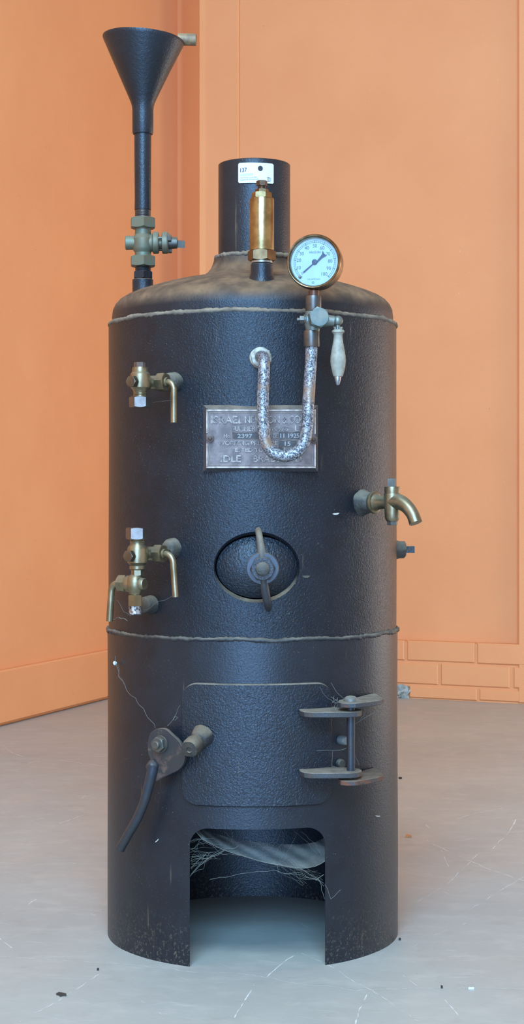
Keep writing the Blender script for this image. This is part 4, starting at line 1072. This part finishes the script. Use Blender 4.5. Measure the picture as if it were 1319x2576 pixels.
# ------------------------------------------------------------------ cobwebs
def wobble(L_):
    Q = []
    for i in range(len(L_) - 1):
        a, b = L_[i], L_[i + 1]; n_ = 3; d = (b - a).length
        for k in range(n_):
            q = a + (b - a) * k / n_
            if i or k: q = q + Vector([noise.noise(q * 90 + Vector((j * 7, 0, 0))) for j in range(3)]) * min(.12 * d, .0035)
            Q.append(q)
    return Q + [L_[-1]]
def strands(lines, name, label, rad=.00022, apart=False):
    mb = MB()
    top_ = None
    for ln_ in lines:
        r = rad
        if isinstance(ln_, tuple): ln_, r = ln_
        ln_ = wobble(ln_)
        if apart and top_ is not None:
            m2_ = MB(); m2_.tube(ln_, r * .7, 5, 5); m2_.build('thread', M['web'], top_, angle=60); continue
        mb.tube(ln_, r * .7, 5, 5)
        if apart: top_ = mb.build(name, M['web'], None, angle=60, base=True); tag(top_, label, 'cobweb')
    if apart: return top_
    o = mb.build(name, M['web'], None, angle=60, base=True); tag(o, label, 'cobweb'); return o
rc2 = random.Random(11)
# in the ash hole
Yw = -.172
def archline(pts, Y=Yw, j=0): return [W(x, y, Y + rc2.uniform(-j, j)) for x, y in pts]
lines = []
for i in range(22):
    x0_ = 478 + rc2.random() * 4; y0_ = 2115 + rc2.random() * 90; x1_ = 500 + rc2.random() * 75; y1_ = 2105 + rc2.random() * 60
    mid = ((x0_ + x1_) / 2 + rc2.uniform(-10, 10), (y0_ + y1_) / 2 + rc2.uniform(-12, 16))
    lines.append((archline([(x0_, y0_), mid, (x1_, y1_)], -.165, .015), rc2.uniform(.00012, .0003)))
lines += [(archline([(478, 2205), (500, 2180), (520, 2160), (560, 2140), (600, 2128)]), .0004), (archline([(480, 2185), (498, 2165), (515, 2150), (540, 2155), (570, 2135)]), .0004),
          (archline([(478, 2118), (500, 2112), (515, 2113)]), .0003),
          (archline([(528, 2212), (570, 2205), (630, 2195), (690, 2190), (720, 2198), (760, 2203), (800, 2215), (816, 2230)]), .0003),
          (archline([(700, 2172), (760, 2190), (800, 2210), (810, 2230), (817, 2262)]), .00035), (archline([(698, 2175), (702, 2195), (760, 2200), (815, 2222)]), .0003),
          (archline([(500, 2100), (555, 2145), (620, 2155), (700, 2175)]), .00025), (archline([(795, 2215), (815, 2200)]), .0005), (archline([(817, 2225), (826, 2240), (832, 2262), (845, 2250), (858, 2238)], -.186), .0003)]
for i in range(16):
    x0_ = 640 + rc2.random() * 120; y0_ = 2160 + rc2.random() * 20; x1_ = 760 + rc2.random() * 55; y1_ = 2180 + rc2.random() * 50
    lines.append((archline([(x0_, y0_), ((x0_ + x1_) / 2, (y0_ + y1_) / 2 + rc2.uniform(-6, 12)), (x1_, y1_)], -.165, .012), rc2.uniform(.0001, .0002)))
for i in range(10):
    x0_ = 560 + rc2.random() * 200; y0_ = 2092; x1_ = x0_ + rc2.uniform(-60, 60); y1_ = 2110 + (x0_ - 560) * .2 + rc2.random() * 20
    lines.append((archline([(x0_, y0_), ((x0_ + x1_) / 2 + 8, (y0_ + y1_) / 2), (x1_, y1_)], -.165, .01), .00012))
CW = strands(lines, 'cobweb', 'large grey cobweb stretched across the top of the arched ash opening')
# the draped sheet
mb = MB(); nu, nv = 60, 12; vs = []; fs = []
bot = [(492, 2090), (512, 2112), (545, 2130), (580, 2144), (620, 2156), (660, 2168), (700, 2176), (740, 2182), (765, 2184), (790, 2180), (805, 2174), (818, 2166)]
top = [(512, 2086), (545, 2098), (580, 2108), (615, 2114), (650, 2119), (690, 2122), (720, 2124), (750, 2124), (775, 2122), (795, 2118), (808, 2112), (818, 2106)]
def smp(L_, t):
    f_ = t * (len(L_) - 1); i = min(int(f_), len(L_) - 2); u = f_ - i; return (L_[i][0] * (1 - u) + L_[i + 1][0] * u, L_[i][1] * (1 - u) + L_[i + 1][1] * u)
for i in range(nu + 1):
    b_ = smp(bot, i / nu); t_ = smp(top, i / nu)
    for j in range(nv + 1):
        v = j / nv; x = b_[0] * (1 - v) + t_[0] * v; y = b_[1] * (1 - v) + t_[1] * v
        vs.append(W(x, y, -.178 + .05 * v + .004 * math.sin(i * .5 + j)))
for i in range(nu):
    for j in range(nv): a = i * (nv + 1) + j; fs.append([a, a + 1, a + nv + 2, a + nv + 1])
mb.add(vs, fs); mb.build('web_sheet', M['web_sheet'], CW, angle=80, label='dense dusty sheet of the web')
mb = MB(); mb.tube([W(x, y, -.1782) for x, y in bot], .00035, 6, 5); mb.build('web_edge', M['web'], CW)
def cy(pts, r=.2035): return [cyl_pt(x, y, r + rc2.uniform(0, .003)) for x, y in pts]
c2 = strands([(cy([(290, 1650), (292, 1668), (298, 1692), (306, 1715), (325, 1744), (345, 1765), (360, 1782), (372, 1805), (388, 1822), (391, 1833)], .206), .00035),
              (cy([(296, 1668), (298, 1685), (312, 1722)], .206), .0002)], 'cobweb', 'thin cobweb thread with a white cocoon hanging above the latch plate')
mb = MB(); mb.sphere(cyl_pt(289.5, 1668, .206), (.0026, .0026, .0028), 16, lump=.2, lf=3); mb.build('cocoon', M['white'], c2, label='small white cocoon')
strands([(cy([(422, 1826), (436, 1810), (444, 1796), (453, 1775)], .2075), .0003), (cy([(436, 1812), (441, 1802), (448, 1806), (440, 1813)], .2075), .0003)], 'cobweb', 'short cobweb between the latch plate and the fire door edge')
h1 = []
rz = random.Random(5)
def hw(pts): return [W(*p_) for p_ in pts]
h1 += [(hw([(797, 1889, -.195), (840, 1887, -.205), (872, 1882, -.2095)]), .0003), (hw([(838, 1887, -.205), (836, 1910, -.2), (836, 1928, -.2)]), .0003),
       (hw([(892, 1822, -.2), (908, 1812, -.2), (930, 1800, -.2), (944, 1790, -.19)]), .0003), (hw([(905, 1812, -.2), (918, 1795, -.2), (925, 1782, -.2)]), .0002),
       (hw([(890, 1880, -.205), (896, 1905, -.2), (904, 1925, -.2)]), .0002), (hw([(833, 1717, -.18), (845, 1738, -.19), (858, 1750, -.2), (866, 1760, -.21)]), .00025),
       (hw([(944, 1792, -.15), (952, 1815, -.15), (953, 1828, -.14)]), .0002), (hw([(805, 1728, -.19), (815, 1745, -.19), (825, 1755, -.19), (845, 1772, -.2)]), .0002)]
for i in range(7):
    x = rz.uniform(838, 856); y = rz.uniform(1756, 1776)
    h1.append((hw([(x, y, -.2), (x + rz.uniform(-12, 12), y + rz.uniform(-12, 12), -.205), (x + rz.uniform(-14, 14), y + rz.uniform(-14, 14), -.2)]), .0003))
strands(h1, 'cobweb', 'loose cobweb threads strung around the door hinge pin', apart=True)
strands([(hw([(296, 1510, -.2), (303, 1525, -.2), (312, 1538, -.2), (330, 1550, -.21)]), .0003), (hw([(362, 1534, -.19), (400, 1515, -.2), (436, 1498, -.215)]), .00022), (hw([(272, 1562, -.12), (296, 1552, -.15), (318, 1560, -.17)]), .0003),
         (hw([(300, 1553, -.15), (312, 1556, -.16), (321, 1562, -.17)]), .0006)], 'cobweb', 'wispy cobweb below the lower gauge cock', apart=True)
strands([(hw([(385, 1013, -.19), (400, 1010, -.19), (415, 1009, -.195), (428, 1007, -.2)]), .0003)], 'cobweb', 'short cobweb thread behind the upper gauge cock lever')
# dust flakes stuck to the shell
def flake(px, py, w, h, label, rot=0, r=RU, mat='flake', name='dust_flake', cat='flake'):
    q = cyl_pt(px, py, r); e_ = Vector((q.x, q.y, 0)).normalized(); f_ = frame(q, e_, Vector((-e_.y, e_.x, 0))) @ Matrix.Rotation(rot, 4, 'Z')
    s_ = S(q.y); pts = [(w * s_ * math.cos(a) * (1 + .35 * math.sin(a * 3)), h * s_ * math.sin(a) * (1 + .3 * math.cos(a * 2))) for a in [2 * PI * i / 14 for i in range(14)]]
    mb = MB(); mb.prism(pts, f_, -.0006, .0012, .0002); o = mb.build(name, M[mat], None, base=True); tag(o, label, cat); return o
flake(845, 1293, 9, 3, 'pale curled flake on the shell below the draw-off tap boss', .1)
flake(770, 1451, 9, 4, 'tan dust smear beside the oval inspection cover', 0, mat='bolt')
flake(950, 2053, 10, 2, 'thin pale fibre on the lower shell below the door hinge', -.2, RL)
flake(396, 2115, 7, 1.5, 'tiny pale fibre on the lower shell beside the latch handle end', .7, RL)
# bits lying on the floor
def bit(px, py, pts, label, cat, name, mat, h=.0012):
    o = floor_pt(px, py); mb = MB(); s_ = S(o.y)
    mb.prism([(x * s_, y * s_) for x, y in pts], Matrix.Translation((o.x, o.y, 0)), .0001, h, .0002)
    for v in mb.v: v.z += .0015 * (1 + noise.noise(v * 150)) * (1 if v.z > h * .5 else .0)
    b_ = mb.build(name, M[mat], None, base=True); tag(b_, label, cat); return b_
bit(155, 2504, [(-14, 2), (-8, 9), (2, 6), (12, 0), (13, -9), (5, -7), (-2, -14), (-6, -4)], 'dark dry leaf scrap lying on the floor in front of the boiler', 'leaf', 'leaf_scrap', 'leaf')
bit(1028, 2106, [(-8, -6), (-4, 8), (4, 10), (8, 2), (7, -8), (0, -4)], 'small orange paint chip on the floor beside the boiler', 'paint chip', 'paint_chip', 'chip', .002)
bit(1112, 2486, [(-2, -3), (2, -3), (3, 3), (-2, 4)], 'tiny dark crumb on the floor right of the long floor crack end', 'crumb', 'floor_crumb', 'crumb')
bit(1006, 2365, [(-3, -3), (3, -3), (3, 3), (-2, 4)], 'tiny dark crumb on the floor against the foot of the boiler', 'crumb', 'floor_crumb', 'crumb')
bit(246, 2441, [(-2, -3), (3, -3), (3, 3), (-2, 4)], 'tiny dark crumb on the floor between the leaf scrap and the boiler', 'crumb', 'floor_crumb', 'crumb')
bit(1007, 1959, [(-3, -6), (4, -5), (5, 5), (-3, 7)], 'tiny dark crumb far back on the floor near the shell side', 'crumb', 'floor_crumb', 'crumb')
bit(1186, 2489, [(-7, -2), (7, -3), (6, 4), (-6, 3)], 'small white plaster fleck on the front floor', 'plaster fleck', 'plaster_fleck', 'white')

# ------------------------------------------------------------------ light
def area(name, loc, target, size, energy, color, sy=None):
    l = bpy.data.lights.new(name, 'AREA'); l.energy = energy; l.color = color; l.shape = 'RECTANGLE'; l.size = size; l.size_y = sy or size
    o = bpy.data.objects.new(name, l); col.objects.link(o); o.location = loc
    d = Vector(target) - Vector(loc); o.rotation_euler = d.to_track_quat('-Z', 'Y').to_euler(); return o
area('daylight_doorway', (-.30, -4.1, 0.55), (-.30, 0, 0.55), 1.5, 92, (0.28, 0.55, 1.0), 1.1)
area('overhead_fill', (-.20, -2.1, 4.0), (-.1, -1.2, 0), 1.6, 165, (0.6, 0.84, 1.0), 1.6)  # added fill from above, brightens the floor in front of the boiler
area('high_front_fill', (-.30, -4.1, 2.8), (-.30, 0, .4), 2.4, 280, (0.26, 0.6, 1.0), 1.3)  # added high fill, lights the floor inside the ash opening, little body highlight
area('low_wall_fill', (2.3, 1.2, .5), (-.7, 2.4, .35), 1.2, 20, (1, 0.99, 0.97), 1.4)  # added fill with no fixture behind it, lifts the lower walls and far floor
w = bpy.data.worlds.new('sky'); sc.world = w; w.use_nodes = True
bg = w.node_tree.nodes['Background']; bg.inputs[0].default_value = (1.0, 0.86, 0.76, 1); bg.inputs[1].default_value = 0.84
sc.view_settings.view_transform = 'Standard'; sc.view_settings.look = 'None'; sc.view_settings.gamma = 1; sc.view_settings.use_curve_mapping = False
sc.view_settings.exposure = 0.14
